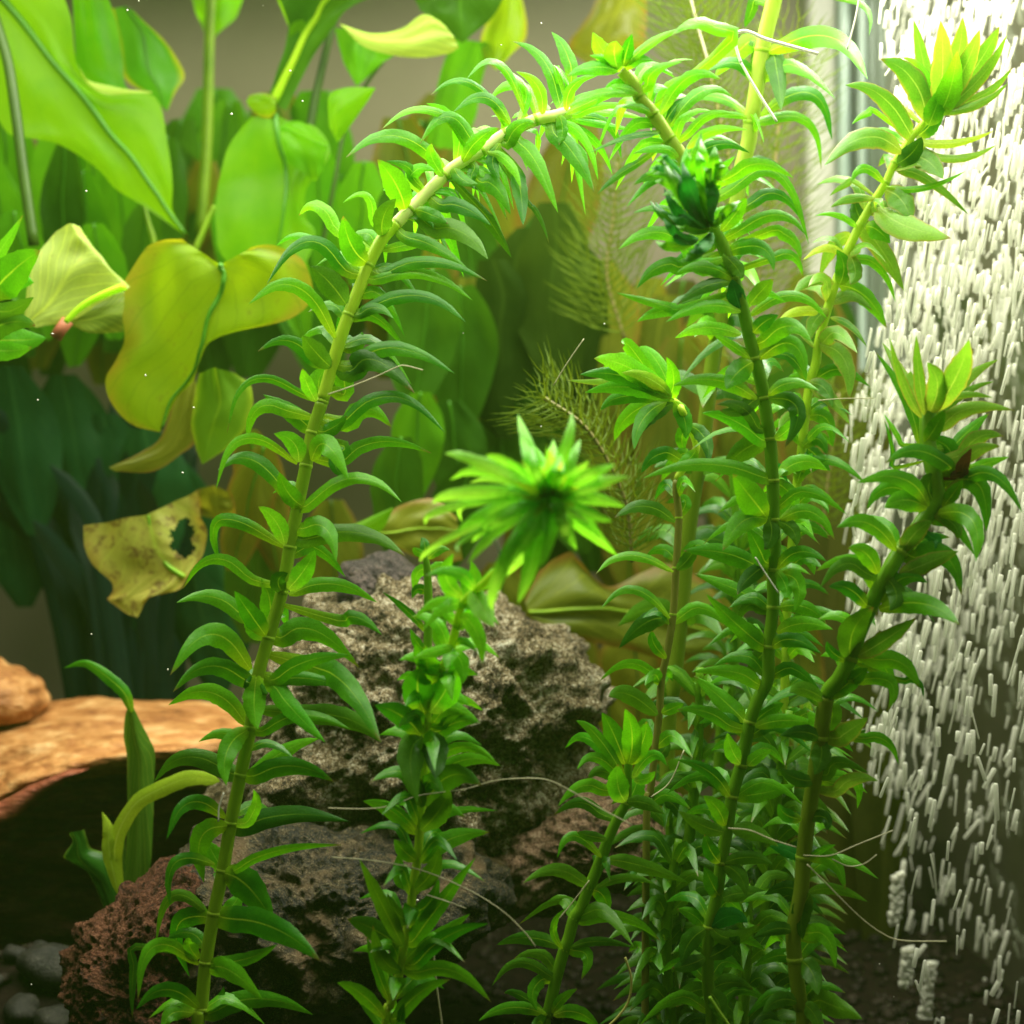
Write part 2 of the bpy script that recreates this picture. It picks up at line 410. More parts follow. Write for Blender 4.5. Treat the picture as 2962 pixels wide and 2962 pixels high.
# reddish bark strip under the lip at left
cs = []
for i in range(60):
    x = -260 + 420 * i / 59
    t = i / 59
    yl = li(lipy, x) + 12
    wv = 90 * (1 - t) ** .7 + 4
    ring = []
    for k in range(12):
        a = 2 * math.pi * k / 12
        q = Vector((xv(x, 39.1), 39.15 + .3 * math.cos(a), zv(yl + wv * .5, 39.1) + wv * .5 * .0138 * 1.0 * math.sin(a)))
        q += Vector((0, .12 * noise.fractal(q * 1.1, 1, 2, 4), .1 * noise.fractal(q * .9 + Vector((5, 0, 0)), 1, 2, 4)))
        ring.append(q)
    cs.append(ring)
M_bark = simple_mat('red_bark', [(.3, (.09, .02, .012)), (.5, (.26, .07, .035)), (.7, (.45, .15, .07))], 1.6, .5, .9, .1, stretch=(.5, 1, 2))
loft('bark_strip', cs, 0, M_bark, log)
star_rock('driftwood_stub', VV([(-120, 1260), (-40, 1235), (0, 1252), (40, 1268), (75, 1300), (88, 1326), (70, 1350), (35, 1362), (-10, 1350), (-120, 1370)]),
          (-20 / 1932, 1310 / 1932), 43.4, 1.6, M_wood, 'rounded orange driftwood stub resting above the log at the left edge', 'driftwood', 120, 70, .16, .05, 1.2)

# ---------------- pebbles at the lower left ----------------
M_peb = rock_mat('dark_pebble', [(.3, (.006, .006, .004)), (.5, (.02, .018, .013)), (.64, (.045, .04, .03)), (.8, (.1, .09, .07))], 2.6, spec=.35, pit=9., bump=.3)
def pebble_mesh(s):
    rnd = random.Random(s)
    V, Fc = [], []
    a_, b_ = 22, 14
    for j in range(b_ + 1):
        for i in range(a_):
            ph = math.pi * j / b_; th = 2 * math.pi * i / a_
            q = Vector((math.sin(ph) * math.cos(th), math.sin(ph) * math.sin(th), math.cos(ph) * .62))
            V.append(q * (1 + .28 * noise.noise(q * 1.3 + Vector((s * 7.3, 0, 0))) + .06 * noise.noise(q * 5)))
    for j in range(b_):
        for i in range(a_):
            i2 = (i + 1) % a_; Fc.append((j * a_ + i, j * a_ + i2, (j + 1) * a_ + i2, (j + 1) * a_ + i))
    me = bpy.data.meshes.new('pebble'); me.from_pydata(V, [], Fc); me.polygons.foreach_set('use_smooth', [True] * len(Fc)); me.materials.append(M_peb)
    return me
pm = [pebble_mesh(s) for s in range(6)]
rnd = random.Random(5)
placed = []
named = {0: 'large oval dark pebble at the left foot of the lava rock', 1: 'dark pebble at the very bottom left corner'}
spots = [(100, 1822, 64), (110, 1915, 46), (40, 1905, 40), (20, 1850, 42), (70, 1880, 30), (160, 1880, 30), (150, 1790, 30), (30, 1800, 28), (75, 1790, 24), (5, 1930, 30), (140, 1850, 26), (60, 1925, 30)]
for k in range(26):
    spots.append((rnd.uniform(-120, 200), rnd.uniform(1760, 1960), rnd.uniform(14, 32)))
k = 0
for (px, py, r_) in spots:
    dd = 34.
    while dd < 50:
        q = PT((px / 1932, py / 1932), dd)
        if q.z < floorz(q.x, q.y) + r_ * .006: break
        dd += .1
    rr = r_ * dd * 2 / 3 / 1932
    if any((q - a).length < (rr + b) * .85 for a, b in placed): continue
    placed.append((q, rr))
    o = bpy.data.objects.new('pebble', pm[k % 6]); link(o)
    o.location = (q.x, q.y, floorz(q.x, q.y) + rr * .35); o.scale = (rr, rr * rnd.uniform(.7, 1), rr * rnd.uniform(.8, 1.1)); o.rotation_euler = (rnd.uniform(-.2, .2), rnd.uniform(-.2, .2), rnd.uniform(0, 6))
    lb = 'large oval dark pebble nearest the foot of the lava rock' if k == 0 else 'small dark rounded pebble in the gravel at the lower left'
    tag(o, lb, 'pebble', 'dark pebbles at the lower left')
    k += 1
# fine gravel as one mass
V, Fc = [], []
for k in range(2600):
    x = rnd.uniform(-17, 13.2); y = rnd.uniform(34, 60); r_ = rnd.uniform(.1, .28)
    c_ = Vector((x, y, floorz(x, y) + .03)); b0 = len(V)
    for q in ((1, 0, 0), (-1, 0, 0), (0, 1, 0), (0, -1, 0), (0, 0, .8), (0, 0, -.8), (.7, .6, .5), (-.7, .5, .5)):
        V.append(c_ + Vector(q) * r_ * rnd.uniform(.75, 1.1))
    for f in ((0, 6, 4), (6, 2, 4), (2, 7, 4), (7, 1, 4), (1, 3, 4), (3, 0, 4), (0, 2, 6), (2, 1, 7), (0, 3, 5), (3, 1, 5), (1, 2, 5), (2, 0, 5)):
        Fc.append(tuple(b0 + i for i in f))
M_grav = simple_mat('gravel_grain', [(.3, (.008, .0055, .004)), (.7, (.028, .018, .012))], 1.5, .7, .2, spec=.15)
tag(mesh('gravel', V, Fc, M_grav), 'fine dark gravel covering the tank floor', 'gravel', kind='stuff')
# ================= stem plants =================
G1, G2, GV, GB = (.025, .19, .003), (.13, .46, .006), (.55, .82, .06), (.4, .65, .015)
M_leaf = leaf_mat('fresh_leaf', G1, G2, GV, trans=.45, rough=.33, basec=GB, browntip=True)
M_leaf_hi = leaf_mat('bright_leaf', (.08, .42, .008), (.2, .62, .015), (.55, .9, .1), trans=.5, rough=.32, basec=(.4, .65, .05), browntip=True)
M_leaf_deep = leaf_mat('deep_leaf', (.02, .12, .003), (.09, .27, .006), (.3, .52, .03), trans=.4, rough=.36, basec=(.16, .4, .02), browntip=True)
M_leaf_ol = leaf_mat('olive_leaf', (.07, .24, .012), (.2, .42, .035), (.4, .58, .12), trans=.45, rough=.35, basec=(.4, .5, .05), edge=(.35, .2, .06), browntip=True)
M_leaf_yel = leaf_mat('yellow_leaf', (.3, .5, .02), (.5, .68, .05), (.7, .9, .2), trans=.5, rough=.35)
M_leaf_emer = leaf_mat('emerald_leaf', (.006, .14, .014), (.02, .26, .02), (.08, .45, .06), trans=.4, rough=.5)
M_leaf_brown = leaf_mat('brown_bud', (.08, .03, .015), (.16, .07, .03), (.2, .1, .04), trans=.2, rough=.5)
M_leaf_rose = leaf_mat('rosette_leaf', (.18, .6, .03), (.34, .74, .08), (.6, .95, .25), trans=.5, rough=.4, basec=(.35, .7, .03), veinw=.1)
MATS = dict(f=M_leaf, h=M_leaf_hi, d=M_leaf_deep, o=M_leaf_ol, y=M_leaf_yel, e=M_leaf_emer, b=M_leaf_brown, r=M_leaf_rose)
def stem_mat(name, a, b, tr=.42):
    return simple_mat(name, [(.3, a), (.7, b)], 1.3, .35, .15, .02, trans=tr, stretch=(1, 1, .4))
MS_main = stem_mat('main_stem_skin', (.24, .44, .015), (.38, .6, .03))
MS_pale = stem_mat('glare_arch_stem_skin', (.92, 1., .45), (.8, .95, .22), .25)  # lamp glare on top of the arch put into the stem colour
MS_green = stem_mat('green_stem_skin', (.13, .36, .01), (.24, .5, .02))
MS_lime = stem_mat('lime_stem_skin', (.42, .68, .02), (.6, .8, .06))
MS_olive = stem_mat('olive_stem_skin', (.2, .32, .015), (.3, .42, .03))
MS_yel = stem_mat('yellow_stem_skin', (.6, .8, .05), (.75, .92, .12), .4)
MS_yel2 = stem_mat('yellow_green_stem_skin', (.42, .6, .05), (.6, .75, .12), .35)
MS_brown = stem_mat('brown_stem_skin', (.24, .24, .04), (.34, .34, .06))
M_node = stem_mat('node_skin', (.46, .74, .04), (.6, .85, .08), .5)
PX = Vector((1, 0, 0)); PY = Vector((0, 1, 0)); PZ = Vector((0, 0, 1))

def wprof(t, pointed=1.):
    # lanceolate leaf outline, t from foot to tip
    b = math.sin(math.pi * min(1, t ** .8)) ** .82 if 0 < t < 1 else 0
    return max(.0, b) * (1 - .1 * t) + .2 * (1 - t) ** 6
def ribbon(name, pts, width, mat, parent, tilt=30., nseg=16, cup=.18, serr=.07, rnd=random, twist=0., round_tip=False, side=0):
    """leaf blade along a curve; pts: Vectors from foot to tip"""
    c = cat_rom(pts, max(2, nseg // (len(pts) - 1)))
    n = len(c); V, UV, Fc = [], [], []
    cols = (-1, -.55, -.12, .12, .55, 1)
    tl = R(tilt)
    seed = rnd.random() * 50
    for i, p in enumerate(c):
        t = i / (n - 1)
        T = (c[min(i + 1, n - 1)] - c[max(i - 1, 0)])
        if T.length < 1e-6: T = Vector((1, 0, 0))
        T.normalize()
        N0 = -PY - T * T.dot(-PY)
        if N0.length < .05: N0 = PZ - T * T.z
        N0.normalize()
        Q = N0.cross(T)
        if abs(Q.z) > .12 or side == 0:
            if Q.z < 0: Q = -Q
        if side: Q = Q if (Q.x * side > 0 or abs(Q.x) < .3) else Q
        a = tl + R(twist) * t
        Nn = (N0 * math.cos(a) + Q * math.sin(a)).normalized()
        S = T.cross(Nn).normalized()
        hw = width * .5 * (wprof(t) if not round_tip else (min(1, (t * 5) ** .6) * (1 - max(0, (t - .75) / .25) ** 2.5) ** .5 if t < 1 else 0.02))
        for k, u in enumerate(cols):
            jit = 1 + (rnd.uniform(-serr, serr) if abs(u) == 1 else 0) + .08 * noise.noise(Vector((t * 4, u, seed)))
            off = -cup * hw * u * u * 1.2 + hw * .12 * noise.noise(Vector((t * 5, u * 1.3, seed + 9)))
            V.append(p + S * (u * hw * jit) + Nn * (off - (.04 * hw if abs(u) < .2 else 0)))
            UV.append((.5 + u * .5, t))
    m = len(cols)
    for i in range(n - 1):
        for k in range(m - 1):
            a = i * m + k; Fc.append((a, a + 1, a + m + 1, a + m))
    return mesh(name, V, Fc, mat, parent, UV)

def smoothpath(pts, n=6): return cat_rom(pts, n)
class Stem:
    def __init__(s, label, path, depths, width, mat, leaves, nodes=(), lmat='f', floor=True, seed=1, cat='aquatic plant', group=None, name='stem_plant', parts_mat=None, root=None):
        """path: (tile,x,y[,depth])"""
        s.rnd = random.Random(seed)
        pts = []
        n = len(path)
        for i, q in enumerate(path):
            t = i / (n - 1)
            d = q[3] if len(q) > 3 else depths[0] * (1 - t) + depths[1] * t
            pts.append(P(q[0], q[1], q[2], d))
        if floor:
            b = pts[-1]; e = Vector((b.x + (b.x - pts[-2].x) * .6, b.y, FLOOR - .2))
            pts.append(e)
        s.pts = pts; s.curve = smoothpath(pts, 8)
        base = Vector((pts[-1].x, pts[-1].y, FLOOR)) if floor else pts[-1].copy()
        s.root = root or thing(name, label, cat, base, group)
        dm = (depths[0] + depths[1]) / 2
        wr = wpx(width, dm) / 2 * 1.02
        s.wr = wr
        if parts_mat:   # split the stem where the colour changes: list of (index of path point, material)
            cuts = [0] + [k * 8 for k, _ in parts_mat] + [len(s.curve) - 1]
            ms = [mat] + [m_ for _, m_ in parts_mat]
            for a, b_, m_ in zip(cuts[:-1], cuts[1:], ms):
                if b_ - a > 1: tube('stem', s.curve[a:b_ + 1], wr, m_, s.root, 10)
        else:
            tube('stem', s.curve, lambda t: wr * (.72 + .36 * min(1, t * 3)), mat, s.root, 10)
        for (tl, x, y) in nodes:
            q, ax = s.near(F(tl, x, y))
            ring = [q - ax * wr * .35, q - ax * wr * .12, q + ax * wr * .12, q + ax * wr * .35]
            prof = [.97, 1.07, 1.07, .97]
            V, Fc = [], []
            up = ax.orthogonal().normalized(); sd = ax.cross(up)
            for i, (c, r_) in enumerate(zip(ring, prof)):
                for k in range(10):
                    a = 2 * math.pi * k / 10
                    V.append(c + (up * math.cos(a) + sd * math.sin(a)) * wr * r_)
            for i in range(3):
                for k in range(10):
                    k2 = (k + 1) % 10; Fc.append((i * 10 + k, i * 10 + k2, i * 10 + 10 + k2, i * 10 + 10 + k))
            mesh('node', V, Fc, M_node, s.root)
        s.lmat = lmat
        for tl, rows in leaves.items():
            for row in rows: s.leaf(tl, row)
    def near(s, f):
        best = None
        for i, c in enumerate(s.curve):
            W = c.y * 2 / 3; g = (.5 + c.x / W, .5 - c.z / W)
            dd = (g[0] - f[0]) ** 2 + (g[1] - f[1]) ** 2
            if best is None or dd < best[0]: best = (dd, i)
        i = best[1]; c = s.curve
        return c[i].copy(), (c[min(i + 1, len(c) - 1)] - c[max(i - 1, 0)]).normalized()
    def leaf(s, tl, row):
        row = list(row); mk = s.lmat
        if isinstance(row[-1], str): mk = row.pop()
        bx, by, mx, my, tx, ty, w_ = row[:7]
        tilt = row[7] if len(row) > 7 else s.rnd.uniform(2, 30)
        q, ax = s.near(F(tl, bx, by)); d = q.y
        L = wpx(math.hypot(tx - bx, ty - by), d)
        dz = s.rnd.choice((-1, -1, 1)) * s.rnd.uniform(.12, .5) * L
        if w_ >= 120: dz -= .25 * L
        d = q.y + (-.12 if dz < 0 else .12)
        b = P(tl, bx, by, d); m = P(tl, mx, my, d + dz * .45); t = P(tl, tx, ty, d + dz)
        ctrl = m * 2 - (b + t) / 2
        cur = [b * (1 - a) ** 2 + ctrl * 2 * a * (1 - a) + t * a * a for a in (0, .25, .5, .75, 1)]
        dist = math.hypot(b.x - q.x, b.z - q.z)
        if s.wr * 1.3 < dist < 2.2: cur = [q] + cur
        ribbon('leaf', cur, wpx(w_, d) * 1.0, MATS[mk], s.root, tilt, rnd=s.rnd)
    def auto(s, i0, i1, step, n, L, W, mk=None, droop=.6, up=.35, phase=0., front=True):
        """whorls of leaves in space round the stem between path parameters"""
        c = s.curve; mk = mk or s.lmat
        acc = 0; ph = phase
        a0, a1 = int(i0 * (len(c) - 1)), int(i1 * (len(c) - 1))
        for i in range(a0 + 1, a1):
            acc += (c[i] - c[i - 1]).length
            if acc < step: continue
            acc = 0; ph += .9
            ax = (c[i - 1] - c[i + 1]).normalized()        # towards the tip
            u = ax.orthogonal().normalized(); v = ax.cross(u)
            for k in range(n):
                a = ph + 2 * math.pi * k / n + s.rnd.uniform(-.3, .3)
                o = u * math.cos(a) + v * math.sin(a)
                if (not front and o.y < -.25) or s.rnd.random() < .1: continue
                l = L * s.rnd.uniform(.55, 1.2)
                b = c[i]; m = b + (o * .6 + ax * up) * l * .62; t = b + o * l * .95 + ax * l * up * .5 - PZ * l * droop * .55 * s.rnd.uniform(.5, 1.2)
                ribbon('leaf', [b, (b + m) / 2 + ax * l * .04, m, (m + t) / 2 + PZ * l * .07, t], W * s.rnd.uniform(.8, 1.15), MATS[mk], s.root, s.rnd.uniform(5, 60), rnd=s.rnd, nseg=8)

# ---- left main stem, arching to the upper middle ----
pathA = [(2, 1290, 625), (2, 1200, 650), (2, 1100, 670), (2, 930, 750), (2, 800, 840), (2, 650, 930), (2, 560, 1010), (2, 470, 1100), (2, 400, 1170), (2, 320, 1250), (2, 240, 1340), (2, 165, 1480),
         (2, 120, 1600), (2, 55, 1760), (4, 1895, 20), (4, 1800, 350), (4, 1745, 525), (4, 1710, 710), (4, 1665, 930), (4, 1620, 1165), (4, 1575, 1415), (4, 1500, 1670), (4, 1440, 1900),
         (7, 1400, 275), (7, 1345, 540), (7, 1290, 810), (7, 1245, 1075), (7, 1195, 1315), (7, 1150, 1590), (7, 1125, 1850), (7, 1105, 1960)]
LA = {7: [
 (1380, 265, 1180, 80, 940, 150, 110), (1435, -20, 1420, 140, 1440, 285, 130, 5, 'f'), (1465, 295, 1700, 205, 1960, 285, 80), (1525, 40, 1650, 190, 1820, 360, 115, 12, 'h'),
 (1390, 285, 1270, 400, 1265, 600, 125, 10), (1290, 530, 1040, 440, 860, 580, 115, 20, 'd'), (1410, 540, 1600, 400, 1790, 335, 95, 12, 'h'), (1420, 545, 1640, 490, 1870, 580, 120, 15),
 (1260, 780, 1060, 695, 930, 900, 90), (1270, 825, 1120, 900, 1140, 1140, 130, 8), (1340, 835, 1620, 760, 1950, 800, 130, 25, 'd'), (1370, 810, 1430, 710, 1415, 620, 75, 5, 'h'),
 (1200, 1040, 980, 1030, 950, 1270, 75), (1310, 1075, 1550, 965, 1920, 930, 60), (1250, 1085, 1390, 1170, 1530, 1370, 180, 8), (1240, 1060, 1190, 980, 1150, 900, 110, 10, 'h'),
 (1160, 1310, 960, 1220, 870, 1480, 70, 20, 'd'), (1120, 1330, 985, 1410, 1060, 1670, 110, 10), (1260, 1340, 1540, 1400, 1790, 1580, 160, 15), (1260, 1310, 1320, 1240, 1330, 1180, 90, 10, 'h'),
 (1110, 1600, 860, 1500, 770, 1800, 85), (1200, 1595, 1400, 1560, 1550, 1485, 80, 20), (1190, 1610, 1310, 1650, 1470, 1800, 120, 10), (1110, 1570, 1060, 1500, 1060, 1450, 80, 10, 'f'),
 (1120, 1850, 930, 1740, 760, 1850, 90), (1180, 1870, 1450, 1790, 1750, 1880, 115), (1080, 1870, 950, 1880, 920, 2000, 95), (1180, 1845, 1230, 1790, 1250, 1720, 60, 10, 'f'), (760, 1500, 740, 1700, 740, 1900, 50, 10, 'd')],
4: [
 (1850, 160, 1760, 70, 1690, -20, 120, 8, 'd'), (1760, 130, 1610, 10, 1440, 70, 85), (1800, 350, 1780, 240, 1830, 155, 140, 3), (1765, 350, 1715, 250, 1690, 165, 80, 5, 'h'),
 (1755, 525, 1640, 420, 1470, 310, 115, 10), (1690, 310, 1400, 235, 1268, 530, 50), (1600, 400, 1440, 390, 1378, 580, 90), (1670, 690, 1640, 580, 1530, 530, 110, 5, 'h'),
 (1660, 700, 1360, 560, 1207, 840, 62), (1640, 930, 1420, 680, 1215, 735, 105), (1695, 940, 1610, 860, 1560, 745, 110, 5, 'f'), (1710, 935, 1990, 775, 2248, 915, 92),
 (1800, 520, 1870, 490, 1940, 430, 90, 10), (1740, 680, 1820, 590, 1950, 790, 130, 15, 'f'), (1590, 1150, 1540, 1020, 1440, 935, 100, 6, 'h'), (1590, 1165, 1240, 1010, 1225, 1260, 85),
 (1605, 1165, 1650, 1070, 1750, 1130, 120, 0, 'd'), (1690, 1060, 1820, 1060, 1880, 1245, 120), (1610, 1400, 1700, 1290, 1760, 1180, 115, 5, 'h'), (1410, 1345, 1190, 1230, 1020, 1400, 72),
 (1580, 1420, 1555, 1350, 1610, 1310, 95, 0, 'd'), (1615, 1430, 1860, 1370, 2110, 1475, 92), (1485, 1660, 1400, 1540, 1310, 1410, 115, 5, 'f'), (1490, 1620, 1510, 1480, 1460, 1340, 125, 4),
 (1360, 1545, 1180, 1440, 985, 1475, 105), (1570, 1670, 1760, 1630, 2010, 1840, 140, 15), (1400, 1850, 1180, 1650, 950, 1880, 140, 20), (1375, 1910, 1160, 1830, 965, 1975, 110),
 (1530, 1905, 1720, 1800, 1960, 1770, 100, 20), (1440, 1650, 1400, 1600, 1370, 1560, 90, 10, 'h'), (1560, 1900, 1740, 1900, 1930, 1950, 90, 25), (1370, 1910, 1440, 1950, 1500, 1990, 80)],
2: [
 (160, 1470, 70, 1370, 25, 1205, 140, 4), (40, 1510, -180, 1350, -403, 1590, 95), (20, 1450, -200, 1320, -350, 1375, 62, 20, 'h'), (40, 1700, -60, 1570, -160, 1490, 150, 5, 'd'),
 (-20, 1890, -240, 1600, -505, 1700, 92), (0, 1290, -120, 1150, -225, 1205, 90, 15, 'h'), (200, 1245, 150, 1090, 20, 1135, 55, 20, 'h'), (370, 1170, 320, 1030, 215, 890, 150, 8),
 (245, 1320, 250, 1210, 320, 1110, 120, 5, 'd'), (400, 1000, 450, 940, 540, 955, 85, 15, 'h'), (500, 850, 270, 755, 40, 880, 98, 15), (740, 780, 600, 650, 450, 810, 90, 20),
 (620, 670, 430, 610, 240, 722, 58), (690, 905, 780, 780, 900, 715, 92, 8), (960, 700, 820, 545, 640, 625, 80), (850, 560, 680, 450, 510, 535, 55), (985, 480, 860, 340, 715, 440, 62),
 (1080, 540, 960, 470, 840, 560, 90), (935, 800, 1010, 700, 1100, 690, 95, 8), (1140, 640, 1110, 480, 990, 400, 72, 10, 'h'), (1230, 560, 1140, 330, 970, 230, 80), (1300, 400, 1260, 270, 1188, 178, 85, 5),
 (1215, 370, 1240, 500, 1235, 610, 45, 10, 'h'), (1230, 640, 1250, 720, 1230, 810, 75, 5), (1260, 640, 1450, 550, 1650, 490, 55, 15, 'h'), (1270, 640, 1500, 625, 1710, 665, 62, 15, 'h'),
 (1270, 655, 1450, 690, 1650, 725, 52, 15, 'h'), (1250, 610, 1380, 535, 1530, 512, 55, 15, 'h'), (1250, 680, 1380, 790, 1450, 1010, 62, 10, 'h'), (1300, 700, 1440, 800, 1530, 975, 55, 10, 'h'),
 (1200, 740, 1320, 870, 1430, 1080, 110, 10), (1000, 790, 1110, 920, 1225, 1190, 110, 10, 'f'), (830, 850, 950, 910, 1020, 1060, 62, 10, 'h'), (990, 960, 1020, 1100, 1030, 1260, 95, 8), (780, 1010, 880, 1050, 960, 1200, 115, 8),
 (560, 1140, 700, 1160, 850, 1260, 100, 12), (800, 1180, 880, 1290, 965, 1440, 75, 10, 'd'), (520, 1270, 690, 1300, 835, 1450, 130, 12, 'd'), (370, 1320, 540, 1380, 720, 1500, 90, 15), (240, 1530, 520, 1460, 830, 1570, 85, 20),
 (200, 1560, 480, 1530, 750, 1680, 82, 20), (120, 1745, 440, 1650, 710, 1800, 92, 20), (110, 1755, 210, 1720, 305, 1780, 75, 20), (1050, 1120, 1120, 1210, 1175, 1360, 34, 10, 'd'), (1300, 660, 1500, 690, 1580, 890, 60, 12, 'f'),
 (760, 930, 740, 1000, 760, 1060, 60, 10), (430, 1170, 520, 1200, 610, 1250, 90, 10), (640, 930, 690, 1000, 780, 1030, 80, 15), (1270, 620, 1310, 480, 1450, 420, 60, 10, 'h'), (1330, 640, 1480, 590, 1700, 600, 55, 12, 'h'),
 (420, 1000, 380, 930, 260, 900, 70, 12), (900, 800, 860, 900, 900, 1000, 80, 10, 'f'), (590, 990, 520, 880, 520, 800, 70, 10, 'h'), (1240, 800, 1350, 850, 1390, 960, 70, 12), (240, 1400, 420, 1360, 560, 1340, 70, 14, 'h')],
5: [
 (80, 150, 320, 50, 650, 195, 112, 20), (60, 180, 210, 120, 425, 305, 150, 15, 'd'), (0, 480, 300, 320, 595, 525, 90, 22), (40, 470, 160, 390, 295, 495, 120, 15), (0, 690, 230, 575, 520, 640, 82),
 (30, 310, 20, 180, -20, 140, 110, 5), (20, 60, 100, 20, 130, -40, 100, 8), (-190, 1120, 120, 1085, 375, 1215, 115, 20, 'd'), (0, 1575, 110, 1560, 240, 1655, 85, 20), (30, 600, -20, 700, 40, 775, 90, 8, 'f')],
8: [(-130, -60, 60, 60, 235, 360, 150, 12), (-200, 200, 60, 230, 240, 360, 130, 15, 'd')]}
nodesA = [(7, 1400, 275), (7, 1345, 540), (7, 1290, 810), (7, 1245, 1075), (7, 1195, 1315), (7, 1150, 1590), (7, 1125, 1850), (4, 1800, 350), (4, 1745, 525), (4, 1710, 710), (4, 1665, 930), (4, 1620, 1165), (4, 1575, 1415), (4, 1500, 1670), (4, 1440, 1900), (2, 165, 1480), (2, 400, 1170), (2, 590, 985), (2, 800, 840), (2, 1100, 670), (2, 55, 1760), (2, 930, 750)]
A = Stem('tall green waterweed stem at the left that arches over towards the upper middle', pathA, (31.5, 29.8), 70, MS_pale, LA, nodesA, 'f', seed=3,
         parts_mat=[(9, MS_lime), (15, MS_main)])
